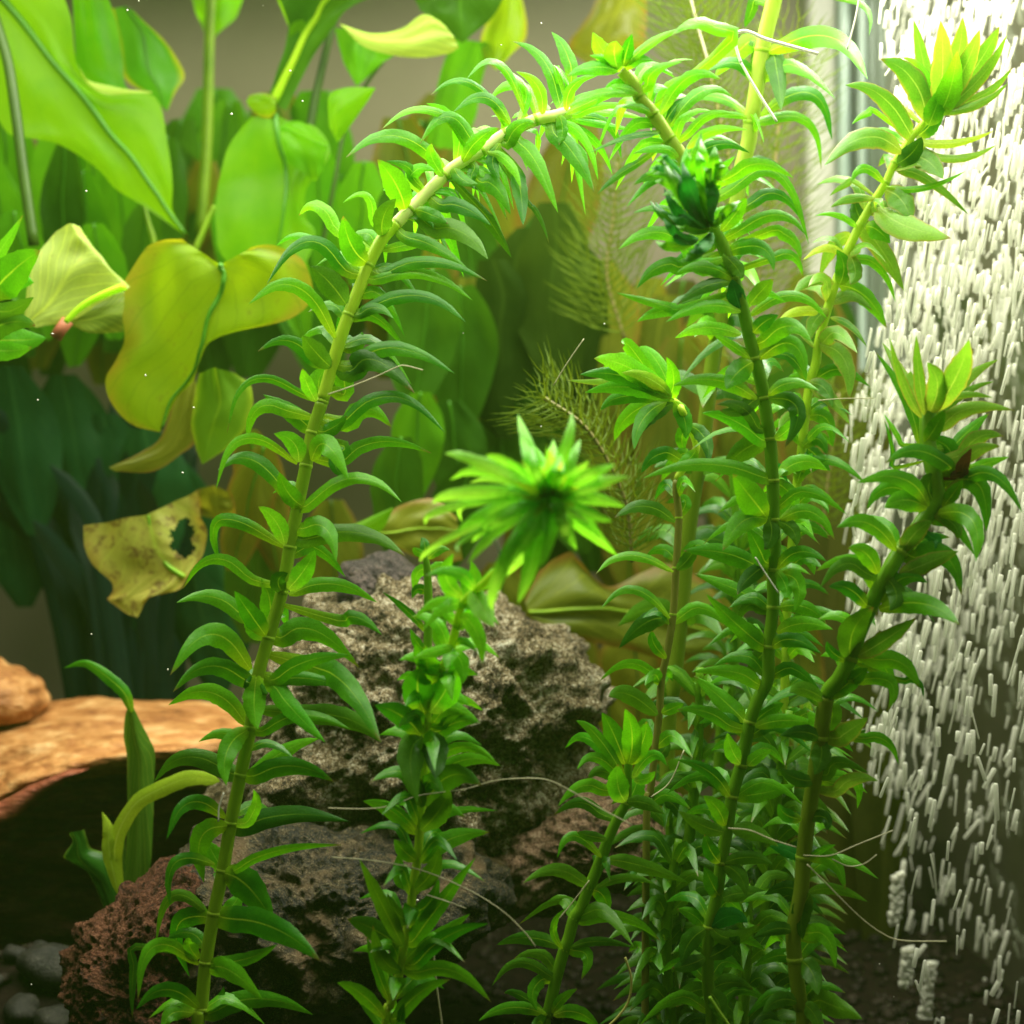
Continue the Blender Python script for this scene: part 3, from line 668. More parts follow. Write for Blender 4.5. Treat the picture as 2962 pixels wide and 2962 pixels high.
# ---- right main stem ----
pathB = [(2, 1585, 395), (2, 1640, 460), (2, 1680, 540), (2, 1760, 640), (2, 1840, 760), (2, 1932, 900), (3, 90, 1060), (3, 160, 1200), (3, 210, 1300), (3, 260, 1400), (3, 310, 1560), (3, 360, 1720), (3, 390, 1850),
         (6, 400, 0), (6, 430, 110), (6, 465, 250), (6, 480, 330), (6, 495, 450), (6, 512, 560), (6, 522, 700), (6, 530, 850), (6, 530, 1010), (6, 540, 1150), (6, 530, 1290), (6, 530, 1500), (6, 505, 1720), (6, 500, 1900),
         (9, 445, 120), (9, 400, 245), (9, 375, 370), (9, 350, 485), (9, 300, 660), (9, 275, 840), (9, 240, 1030), (9, 215, 1220), (9, 175, 1390), (9, 165, 1560), (9, 168, 1730), (9, 190, 1940)]
LB = {2: [
 (1580, 390, 1490, 300, 1420, 180, 130, 5, 'h'), (1590, 370, 1610, 280, 1640, 190, 80, 10), (1600, 370, 1740, 240, 1940, 150, 70), (1720, 480, 1770, 390, 1920, 345, 85), (1560, 395, 1420, 375, 1275, 425, 95, 15, 'h'),
 (1680, 520, 1570, 490, 1470, 525, 70, 20, 'h'), (1660, 525, 1460, 520, 1285, 595, 72, 20, 'h'), (1780, 650, 1830, 500, 1950, 420, 70, 12, 'h'), (1820, 695, 1870, 610, 1940, 540, 75), (1770, 740, 1600, 770, 1405, 852, 45),
 (1680, 905, 1560, 980, 1445, 1085, 50), (1560, 390, 1540, 300, 1550, 230, 130, 3, 'h'), (1600, 390, 1660, 330, 1760, 340, 80, 12), (1570, 380, 1500, 330, 1400, 310, 60, 15, 'h'), (1930, 1345, 1740, 1300, 1565, 1392, 92, 15, 'h'), (1932, 1235, 1800, 1165, 1645, 1190, 66, 20), (1932, 1490, 1790, 1490, 1665, 1612, 100, 15), (1920, 1725, 1750, 1690, 1550, 1635, 66, 20), (1940, 1725, 1790, 1740, 1665, 1800, 85, 15, 'h'), (1850, 965, 1740, 980, 1645, 1035, 70, 15), (1760, 640, 1680, 600, 1580, 600, 60, 15), (1900, 880, 1800, 830, 1640, 860, 60, 15, 'h')],
3: [
 (0, 20, 0, 30, 0, 40, 20), (300, 225, 130, 125, -40, 200, 100, 20), (-100, 640, 60, 430, 245, 445, 85, 15, 'h'), (-60, 720, 130, 510, 300, 535, 80, 20), (50, 830, 190, 730, 390, 725, 66, 15, 'h'), (80, 900, 230, 805, 400, 855, 76),
 (300, 985, 460, 915, 645, 995, 85), (300, 1055, 560, 970, 730, 1370, 90, 20), (390, 1145, 560, 1085, 705, 1250, 82, 15), (340, 1290, 560, 1200, 720, 1320, 80, 15), (330, 1385, 480, 1390, 535, 1515, 100, 12), (520, 1290, 640, 1340, 685, 1460, 75),
 (530, 1440, 640, 1430, 700, 1550, 66), (400, 1765, 640, 1650, 835, 1785, 76, 20), (480, 1905, 620, 1820, 745, 1910, 120, 15), (140, 1510, 60, 1410, -40, 1330, 90, 12, 'h'), (310, 1560, 150, 1490, -10, 1525, 90, 15, 'f'), (300, 1575, 150, 1600, -10, 1705, 80, 15, 'd'),
 (345, 1720, 320, 1640, 300, 1560, 110, 2, 'e'), (350, 1870, 150, 1830, -20, 1890, 95, 20, 'h'), (350, 1740, 150, 1710, -70, 1800, 85, 20, 'h'), (400, 1700, 470, 1620, 530, 1560, 100, 8, 'd'), (240, 1290, 330, 1180, 380, 1100, 90, 8), (290, 1380, 400, 1350, 470, 1290, 80, 10),
 (60, 740, 180, 640, 320, 640, 60, 15), (100, 1000, 200, 960, 320, 870, 70, 15, 'h'), (110, 1420, 30, 1440, -60, 1500, 80, 15), (420, 1860, 480, 1800, 560, 1760, 90, 10), (250, 1420, 330, 1500, 350, 1560, 90, 8, 'd'), (160, 1200, 60, 1140, -60, 1150, 80, 15), (260, 1440, 120, 1470, 20, 1420, 70, 12, 'h')],
6: [
 (400, 110, 290, 30, 190, -30, 55), (450, 110, 640, 30, 715, 240, 112, 12), (415, 130, 330, 190, 268, 280, 135, 4), (440, 335, 210, 230, -30, 262, 92, 18), (500, 315, 630, 245, 790, 290, 82), (505, 330, 665, 390, 595, 610, 112, 8, 'd'), (450, 500, 350, 380, 210, 368, 80, 15, 'd'),
 (470, 565, 300, 450, 130, 415, 100, 10, 'h'), (460, 575, 340, 640, 245, 745, 130, 6, 'd'), (480, 775, 140, 700, -200, 780, 95, 20), (500, 790, 550, 720, 612, 800, 66, 0, 'e'), (560, 760, 700, 685, 835, 735, 100, 15), (495, 1000, 410, 890, 305, 755, 170, 5), (500, 1010, 360, 1020, 248, 1185, 135, 10),
 (560, 1010, 630, 930, 675, 870, 95, 8, 'h'), (570, 1010, 750, 970, 875, 1125, 92, 15), (490, 1250, 440, 1150, 388, 1055, 110, 6), (490, 1300, 270, 1200, 25, 1185, 120, 14), (550, 1285, 680, 1190, 830, 1245, 82, 15), (510, 1500, 320, 1400, 85, 1310, 95, 14), (570, 1310, 670, 1370, 650, 1525, 105, 10),
 (560, 1500, 710, 1500, 830, 1595, 92), (470, 1510, 390, 1490, 330, 1590, 80, 10, 'd'), (460, 1705, 310, 1580, 155, 1425, 105, 10), (550, 1640, 700, 1590, 865, 1625, 95, 18), (430, 1920, 300, 1860, 75, 1860, 100, 14), (430, 340, 330, 400, 230, 400, 90, 8, 'd'), (540, 560, 620, 500, 670, 420, 80, 8, 'h'), (560, 1020, 640, 1070, 660, 1160, 90, 8, 'd'),
 (520, 1725, 640, 1680, 800, 1760, 90, 15), (510, 1730, 440, 1800, 400, 1900, 100, 8, 'd'), (540, 800, 620, 860, 640, 930, 100, 8, 'f'), (470, 1280, 380, 1350, 330, 1430, 90, 10, 'd'), (550, 1300, 600, 1380, 600, 1450, 90, 5, 'h'), (510, 1000, 520, 1100, 480, 1180, 100, 5, 'd')],
9: [
 (370, 240, 250, 120, 85, -15, 112, 8), (290, 265, 150, 185, -10, 175, 82, 15), (420, 255, 490, 190, 590, 140, 130, 8), (430, 270, 600, 235, 790, 262, 85, 15), (350, 480, 300, 400, 275, 305, 92, 5, 'h'), (390, 490, 440, 440, 525, 398, 75, 10, 'h'), (290, 660, 170, 520, -10, 455, 72, 12), (270, 645, 150, 555, -10, 535, 60, 15, 'd'),
 (310, 662, 480, 640, 660, 595, 100, 15), (262, 825, 220, 730, 140, 655, 100, 6), (255, 860, 130, 820, 0, 740, 90, 12, 'd'), (232, 1030, 180, 960, 148, 870, 92, 5), (250, 1032, 400, 1000, 530, 1040, 80, 12, 'd'), (232, 1220, 190, 1150, 145, 1050, 100, 6), (150, 1392, 80, 1320, -10, 1290, 82, 10), (170, 1400, 290, 1330, 390, 1365, 110, 5, 'e'),
 (180, 1390, 300, 1450, 460, 1370, 90, 12, 'd'), (150, 1560, 60, 1600, -40, 1620, 90, 12, 'd'), (170, 1560, 280, 1500, 340, 1440, 100, 10, 'd'), (160, 1740, 60, 1760, -60, 1850, 100, 12, 'd'), (180, 1740, 300, 1700, 420, 1740, 100, 12, 'd'), (240, 1230, 380, 1200, 560, 1230, 95, 14, 'd'), (300, 850, 420, 860, 560, 940, 100, 14, 'd'),
 (240, 1040, 340, 1100, 380, 1220, 100, 8, 'd'), (150, 1400, 60, 1480, 20, 1600, 110, 8, 'd'), (170, 1750, 230, 1830, 240, 1950, 110, 8, 'd')]}
LB[3] = LB[3][1:]
nodesB = [(6, 430, 110), (6, 480, 330), (6, 512, 560), (6, 530, 790), (6, 530, 1010), (6, 530, 1290), (6, 530, 1500), (6, 505, 1720), (9, 400, 245), (9, 350, 485), (9, 300, 660), (9, 240, 1030), (2, 1680, 540), (2, 1760, 640), (2, 1850, 780), (3, 310, 1560), (9, 175, 1390)]
B = Stem('long green waterweed stem right of centre with a dark emerald leaf knot near its top', pathB, (29.6, 30.6), 72, MS_yel2, LB, nodesB, 'f', seed=5, parts_mat=[(6, MS_green)])

rk = random.Random(31)
for (bx, by, mx, my, tx, ty, w_, mk) in [
 (175, 1270, 60, 1120, -30, 940, 170, 'e'), (180, 1260, 150, 1100, 120, 900, 170, 'e'), (165, 1270, 20, 1200, -80, 1050, 130, 'e'), (190, 1260, 200, 1120, 150, 960, 150, 'e'), (170, 1270, 60, 1250, -60, 1200, 120, 'e'), (150, 1160, 60, 1000, 40, 830, 170, 'h'), (160, 1150, 140, 980, 110, 840, 150, 'h'),
 (120, 1050, 0, 960, -90, 950, 120, 'f'), (190, 1270, 260, 1180, 350, 1120, 110, 'f'), (170, 1100, 230, 960, 210, 870, 120, 'f'), (110, 1330, 20, 1340, -40, 1280, 110, 'e'), (60, 1150, -20, 1080, -90, 1090, 100, 'f'), (190, 1300, 130, 1380, 60, 1400, 120, 'e'), (60, 1000, -40, 900, -100, 860, 90, 'e')]:
    dd = rk.uniform(27.2, 28.2)
    b, t = P(3, bx, by, 29.2), P(3, tx, ty, dd); m_ = P(3, mx, my, dd)
    ct = m_ * 2 - (b + t) / 2
    for q in range(3):
        j = Vector((rk.uniform(-.3, .3), rk.uniform(-.3, .3), rk.uniform(-.3, .3))) * (1 if q else 0)
        ribbon('leaf', [b * (1 - a) ** 2 + (ct + j * .6) * 2 * a * (1 - a) + (t + j) * a * a for a in (0, .25, .5, .75, 1)], wpx(w_, 28) * .62, MATS[mk if q < 2 else 'f'], B.root, rk.uniform(0, 30), rnd=rk)

# ---- centre stem that ends in the foreground rosette ----
pathC = [(5, 1180, 880, 24.5), (5, 1020, 1120, 25.2), (5, 850, 1330, 26), (5, 700, 1470, 27), (5, 660, 1600, 27.6), (5, 620, 1750, 28), (5, 560, 1880, 28.4), (8, 500, 120, 28.6), (8, 488, 300, 28.7), (8, 480, 430, 28.8), (8, 465, 560, 28.9), (8, 465, 710, 29), (8, 452, 860, 29), (8, 438, 1020, 29), (8, 415, 1160, 29), (8, 400, 1300, 29), (8, 365, 1490, 29), (8, 340, 1640, 29), (8, 290, 1820, 29), (8, 262, 1960, 29)]
LC = {5: [
 (700, 1500, 560, 1470, 418, 1565, 62, 15, 'h'), (680, 1540, 770, 1640, 805, 1820, 95, 5, 'h'), (640, 1720, 530, 1750, 415, 1785, 66, 15, 'h'), (650, 1712, 700, 1690, 770, 1750, 50, 15), (690, 1450, 620, 1400, 560, 1330, 90, 5, 'h'), (700, 1460, 760, 1380, 740, 1240, 110, 2, 'h'), (740, 1400, 800, 1500, 865, 1610, 130, 4, 'r'),
 (690, 1440, 600, 1330, 640, 1200, 100, 4, 'h'), (580, 1860, 480, 1800, 430, 1700, 110, 4, 'f'), (560, 1880, 650, 1850, 780, 1880, 80, 12, 'h'), (560, 1900, 500, 1840, 490, 1720, 150, 2, 'f'), (570, 1890, 620, 1820, 680, 1780, 110, 4, 'h'), (640, 1750, 690, 1820, 690, 1930, 90, 6, 'h'), (620, 1760, 560, 1660, 560, 1560, 80, 5), (660, 1620, 720, 1560, 730, 1480, 80, 5, 'h')],
8: [
 (470, 330, 400, 440, 440, 700, 160, 2, 'd'), (480, 200, 440, 60, 460, -60, 180, 0, 'f'), (510, 190, 600, 60, 640, -60, 170, 2, 'h'), (460, 320, 350, 210, 200, 150, 135, 6, 'f'), (450, 210, 400, 130, 370, 75, 60, 8, 'h'), (520, 170, 660, 115, 805, 180, 66, 14, 'h'), (570, 270, 620, 225, 695, 185, 55, 10), (560, 295, 680, 240, 775, 250, 95, 12),
 (560, 430, 730, 385, 880, 470, 66, 14), (560, 520, 740, 450, 905, 490, 85, 14), (500, 660, 640, 540, 800, 600, 150, 8, 'd'), (510, 300, 540, 420, 540, 560, 150, 1, 'd'), (460, 870, 620, 750, 890, 740, 56, 14), (430, 870, 290, 740, 135, 685, 95, 10), (430, 850, 340, 750, 235, 690, 45, 10), (460, 1030, 620, 900, 845, 860, 115, 10),
 (430, 1020, 360, 960, 310, 900, 90, 5), (460, 850, 560, 740, 620, 620, 130, 4, 'd'), (360, 1500, 250, 1280, 115, 1010, 95, 8, 'd'), (340, 1500, 190, 1400, 45, 1345, 125, 10, 'd'), (410, 1470, 560, 1270, 765, 1000, 105, 8), (400, 1560, 560, 1440, 735, 1315, 95, 8), (420, 1600, 610, 1440, 838, 1370, 92, 10), (430, 1645, 650, 1640, 853, 1812, 92, 12),
 (320, 1900, 450, 1760, 625, 1680, 92, 10), (260, 1900, 120, 1760, -10, 1700, 85, 10), (280, 1800, 210, 1620, 155, 1440, 55, 8), (300, 1820, 230, 1680, 215, 1540, 60, 8), (340, 1930, 350, 1870, 365, 1815, 50, 8), (420, 1170, 340, 1100, 350, 950, 90, 4), (430, 1180, 520, 1080, 560, 950, 110, 5, 'd'), (400, 1310, 340, 1330, 270, 1200, 90, 5, 'd'), (400, 1310, 500, 1260, 560, 1120, 90, 6),
 (350, 1640, 240, 1560, 190, 1380, 90, 6, 'd'), (350, 1500, 340, 1560, 400, 1640, 90, 4), (440, 1010, 520, 960, 580, 900, 100, 5), (470, 720, 420, 600, 380, 540, 100, 4, 'd'), (240, 1930, 180, 1860, 60, 1740, 70, 8)]}
LC[8] = [r for r in LC[8]]
nodesC = [(8, 488, 190), (8, 465, 710), (8, 438, 1020), (8, 410, 1200), (8, 400, 1300), (8, 365, 1490), (8, 340, 1640), (8, 290, 1820), (5, 660, 1600), (5, 700, 1470)]
C = Stem('upright waterweed stem in the lower middle that ends in the big bright star rosette', pathC, (27, 29), 48, MS_lime, LC, nodesC, 'f', seed=8)
RZ = [(590, 640, 790, 690, 95), (620, 790, 830, 740, 85), (820, 650, 960, 720, 110), (520, 920, 700, 860, 100), (480, 1040, 620, 940, 70), (1000, 420, 1070, 620, 100), (1010, 540, 1080, 700, 110), (1350, 560, 1290, 700, 90), (1300, 410, 1270, 600, 90),
      (1545, 700, 1400, 760, 95), (1630, 770, 1440, 800, 95), (1600, 940, 1420, 890, 105), (1310, 1060, 1260, 960, 120), (1560, 1215, 1380, 1050, 130), (1130, 1290, 1180, 1080, 115), (900, 1350, 1060, 1130, 150), (1000, 1480, 1080, 1230, 140),
      (650, 1080, 880, 950, 130), (740, 1140, 900, 1000, 110), (450, 1250, 620, 1110, 55), (860, 1400, 1000, 1150, 100), (1330, 1180, 1260, 1040, 110), (1200, 560, 1190, 720, 130), (1100, 600, 1150, 740, 130), (1240, 640, 1210, 760, 120), (1400, 680, 1290, 780, 80), (720, 1260, 900, 1050, 110), (860, 1520, 900, 1300, 110), (1180, 1180, 1190, 1040, 80),
      (1530, 1020, 1380, 970, 90), (830, 880, 980, 860, 90), (960, 780, 1060, 820, 100), (1420, 900, 1300, 880, 80)]
ctr = P(5, 1175, 880, 24.5)
rr = random.Random(4)
RZ2 = [(1175 + (a - 1175) * .74 + rr.uniform(-40, 40), 880 + (b - 880) * .74 + rr.uniform(-40, 40), 1175 + (c - 1175) * .8 + rr.uniform(-30, 30), 880 + (d - 880) * .8 + rr.uniform(-30, 30), e * .8) for a, b, c, d, e in RZ]
for k, (tx, ty, mx, my, w_) in enumerate(RZ + RZ2):
    back = rr.uniform(-.5, 1.3) + (.8 if w_ > 125 else 0)
    t = P(5, tx, ty, 24.5 + back); m = P(5, mx, my, 24.3 + back * .3 + (.2 if k % 3 else -.35))
    b = ctr + Vector((rr.uniform(-.1, .1), rr.uniform(-.1, .3), rr.uniform(-.1, .1)))
    ct = m * 2 - (b + t) / 2
    ribbon('leaf', [b * (1 - a) ** 2 + ct * 2 * a * (1 - a) + t * a * a for a in (0, .25, .5, .75, 1)], wpx(w_, 24.5) * .8, M_leaf_rose, C.root, rr.uniform(-5, 25), rnd=rr)
for k in range(22):       # tight young bud in the heart of the rosette
    a = k * 2.4; l = .35 + .03 * k
    o = Vector((math.cos(a), -.9, math.sin(a) * .8))
    b = ctr + Vector((0, -.1, 0))
    ribbon('leaf', [b, b + Vector((o.x * .12, -.2, o.z * .12)), b + Vector((o.x * l, -.35 - .01 * k, o.z * l + .05))], .19, M_leaf_yel if k < 12 else M_leaf_rose, C.root, 10, rnd=rr, nseg=6)

# second thin shoot beside it
S2 = Stem('slim dim waterweed shoot standing just left of the rosette stem against the boulder', [(5, 480, 1190), (5, 495, 1300), (5, 500, 1450), (5, 500, 1600), (5, 495, 1750), (5, 490, 1932), (8, 470, 300)], (29.6, 29.3), 45, MS_green,
     {5: [(490, 1210, 440, 1190, 415, 1165, 50), (500, 1230, 560, 1180, 620, 1180, 60), (500, 1290, 440, 1310, 418, 1420, 70, 10, 'h'), (510, 1300, 560, 1270, 630, 1270, 60, 12, 'h'), (490, 1640, 380, 1520, 245, 1415, 45), (490, 1500, 560, 1490, 640, 1540, 60, 12, 'h'), (480, 1220, 480, 1150, 460, 1110, 60), (490, 1740, 440, 1700, 400, 1620, 60), (500, 1420, 440, 1400, 410, 1450, 60), (500, 1600, 560, 1560, 600, 1600, 60)]}, [(5, 500, 1450)], 'f', seed=9, floor=False)
S2.root['label'] = 'slim dim waterweed shoot standing just left of the rosette stem against the boulder'

# ---- low stem between boulder and right thicket ----
pathD = [(8, 1620, 420), (8, 1615, 560), (8, 1605, 690), (8, 1560, 780), (8, 1505, 900), (8, 1470, 1000), (8, 1425, 1110), (8, 1395, 1170), (8, 1355, 1280), (8, 1315, 1340), (8, 1285, 1450), (8, 1260, 1515), (8, 1215, 1680), (8, 1170, 1870), (8, 1150, 1960)]
LD = {8: [
 (1600, 690, 1560, 600, 1560, 480, 130, 2, 'h'), (1610, 690, 1660, 600, 1670, 500, 120, 2, 'h'), (1600, 560, 1450, 330, 1325, 235, 75), (1580, 560, 1400, 340, 1265, 390, 66, 15, 'h'), (1570, 540, 1430, 440, 1330, 510, 66, 15, 'f'), (1600, 480, 1540, 320, 1470, 190, 120, 4), (1620, 480, 1640, 320, 1600, 170, 120, 3), (1630, 480, 1700, 350, 1720, 240, 110, 4),
 (1640, 560, 1750, 430, 1835, 490, 66, 12, 'h'), (1650, 570, 1720, 560, 1770, 520, 60, 12, 'h'), (1480, 625, 1350, 605, 1225, 715, 82), (1460, 755, 1340, 695, 1200, 765, 72, 15, 'd'), (1470, 1000, 1310, 880, 1220, 1005, 62), (1500, 1012, 1700, 1050, 1950, 1140, 92, 15, 'd'), (1360, 1135, 1200, 1070, 1030, 1145, 82, 15, 'd'), (1410, 1180, 1480, 1220, 1508, 1325, 95, 8),
 (1440, 1172, 1600, 1115, 1770, 1150, 52, 15, 'd'), (1360, 1352, 1600, 1340, 1800, 1470, 72, 12, 'f'), (1350, 1342, 1240, 1240, 1000, 1380, 50, 12, 'd'), (1250, 1512, 1200, 1390, 1270, 1285, 45), (1240, 1500, 1060, 1450, 880, 1490, 85, 15, 'd'), (1300, 1500, 1460, 1470, 1650, 1505, 52, 15, 'd'), (1310, 1520, 1390, 1560, 1355, 1685, 82, 8), (1180, 1665, 1000, 1590, 855, 1720, 62, 12, 'd'),
 (1150, 1680, 1085, 1750, 1110, 1860, 82, 8), (1150, 1870, 1010, 1770, 920, 1760, 52, 12, 'd'), (1160, 1880, 960, 1840, 780, 1915, 72), (1190, 1870, 1250, 1790, 1335, 1735, 56, 8), (1200, 1882, 1340, 1870, 1470, 1975, 85), (1590, 600, 1480, 520, 1390, 560, 80, 12, 'd'), (1500, 900, 1400, 880, 1330, 860, 60, 12, 'd'), (1610, 690, 1720, 700, 1820, 760, 80, 12, 'd')]}
D = Stem('low waterweed stem between boulder and right thicket with a glowing cupped crown', pathD, (30.5, 30.5), 62, MS_green, LD, [(8, 1605, 690), (8, 1470, 1000), (8, 1395, 1170), (8, 1315, 1340), (8, 1260, 1515), (8, 1170, 1870)], 'f', seed=11)

# ---- thin brown stem with bright sideways tip ----
pathE = [(5, 1800, 320, 32.9), (5, 1850, 340, 32.9), (5, 1900, 370, 33), (6, 20, 400, 32.8), (6, 55, 480, 33), (6, 100, 620, 33), (5, 1890, 790, 33), (5, 1900, 1000, 33), (5, 1885, 1280, 33), (5, 1868, 1540, 33), (5, 1835, 1750, 33), (8, 1805, 0, 33), (8, 1790, 200, 33), (8, 1762, 450, 33), (8, 1740, 650, 33), (8, 1720, 820, 33)]
LE = {5: [
 (1860, 330, 1620, 160, 1425, 110, 130, 8, 'h'), (1860, 330, 1600, 210, 1345, 200, 110, 10), (1850, 340, 1620, 270, 1375, 300, 100, 10, 'h'), (1800, 290, 1640, 60, 1590, 30, 90, 5), (1860, 310, 1760, 100, 1650, 60, 90, 5, 'h'), (1850, 340, 1600, 320, 1460, 400, 90, 12), (1800, 340, 1620, 430, 1540, 570, 100, 8), (1830, 350, 1700, 450, 1650, 620, 90, 8, 'f'),
 (1850, 330, 1700, 200, 1530, 150, 90, 6, 'y'), (1860, 320, 1730, 220, 1580, 190, 80, 6, 'y'), (1870, 340, 1700, 300, 1500, 260, 80, 6, 'y'), (1870, 360, 1760, 420, 1700, 520, 90, 8, 'd'), (1880, 350, 1932, 450, 1940, 560, 100, 6), (1780, 290, 1600, 110, 1470, 180, 90, 6, 'h'), (1600, 220, 1450, 240, 1270, 230, 45, 8, 'o'), (1860, 300, 1870, 200, 1830, 100, 90, 5),
 (1880, 1022, 1710, 935, 1540, 1000, 85, 15, 'd'), (1870, 1302, 1620, 1210, 1435, 1315, 62), (1850, 1562, 1650, 1400, 1465, 1505, 62), (1840, 1562, 1710, 1590, 1565, 1730, 112, 12, 'd'), (1830, 1785, 1760, 1700, 1755, 1630, 66, 6), (1780, 1895, 1620, 1815, 1455, 1915, 62), (1900, 1000, 1932, 900, 1820, 920, 70, 8), (1890, 1290, 1960, 1220, 1990, 1150, 80, 6, 'd'),
 (1850, 640, 1760, 660, 1690, 750, 90, 10), (1930, 640, 1860, 700, 1800, 800, 80, 10)],
8: [(1785, 195, 1720, 130, 1690, 75, 45, 5, 'h'), (1805, 195, 1870, 165, 1930, 140, 66), (1780, 205, 1620, 90, 1505, 105, 110, 10, 'd'), (1760, 450, 1820, 400, 1840, 330, 70, 8, 'd'), (1740, 650, 1840, 600, 1932, 560, 60, 10, 'd')],
6: [(60, 480, 150, 560, 170, 700, 90, 8, 'd'), (50, 470, 20, 560, 40, 640, 80, 6), (100, 620, 50, 680, -30, 720, 80, 12)]}
E = Stem('thin brownish stem behind the low one, its bright yellow green tip leaning left', pathE, (33, 33), 42, MS_yel, LE, [(5, 1900, 1000), (5, 1885, 1280), (5, 1868, 1540)], 'f', seed=12, parts_mat=[(6, MS_brown)])

# ---- thick stem crossing the top behind ----
pathF = [(3, 560, -80), (3, 535, 0), (3, 500, 140), (3, 470, 280), (3, 448, 420), (3, 422, 600), (3, 408, 680), (3, 392, 800), (3, 350, 960), (3, 320, 1200), (3, 290, 1500), (6, 200, 80), (6, 160, 400), (6, 130, 650), (6, 90, 850), (6, 50, 1150), (6, 20, 1500), (9, -20, 0), (9, -60, 400)]
LF = {3: [(500, 290, 850, 205, 1060, 445, 140, 10, 'f'), (430, 0, 400, 80, 370, 155, 66, 5, 'd'), (410, 225, 310, 310, 200, 432, 120, 5, 'h'), (530, 305, 560, 450, 575, 620, 115, 3, 'd'), (460, 645, 740, 520, 860, 785, 95, 15, 'f'), (470, 675, 720, 680, 800, 950, 66, 15, 'f'), (950, 0, 1060, 60, 1065, 205, 42, 8),
 (390, 645, 210, 540, -10, 565, 66, 15, 'f'), (395, 660, 290, 640, 185, 655, 42, 10, 'f'), (560, -90, 760, -60, 960, 10, 60, 10), (350, 960, 460, 900, 600, 960, 80, 12, 'd'), (410, 230, 440, 260, 390, 400, 70, 5, 'd')]}
Fs = Stem('thick yellow green stem coming down from the top right of centre behind the others', pathF, (34, 36), 88, MS_yel2, LF, [(3, 470, 280), (3, 408, 680)], 'd', seed=14, parts_mat=[(9, MS_olive)])
Fs.auto(.5, .98, 1.7, 3, 1.7, .55, 'd')

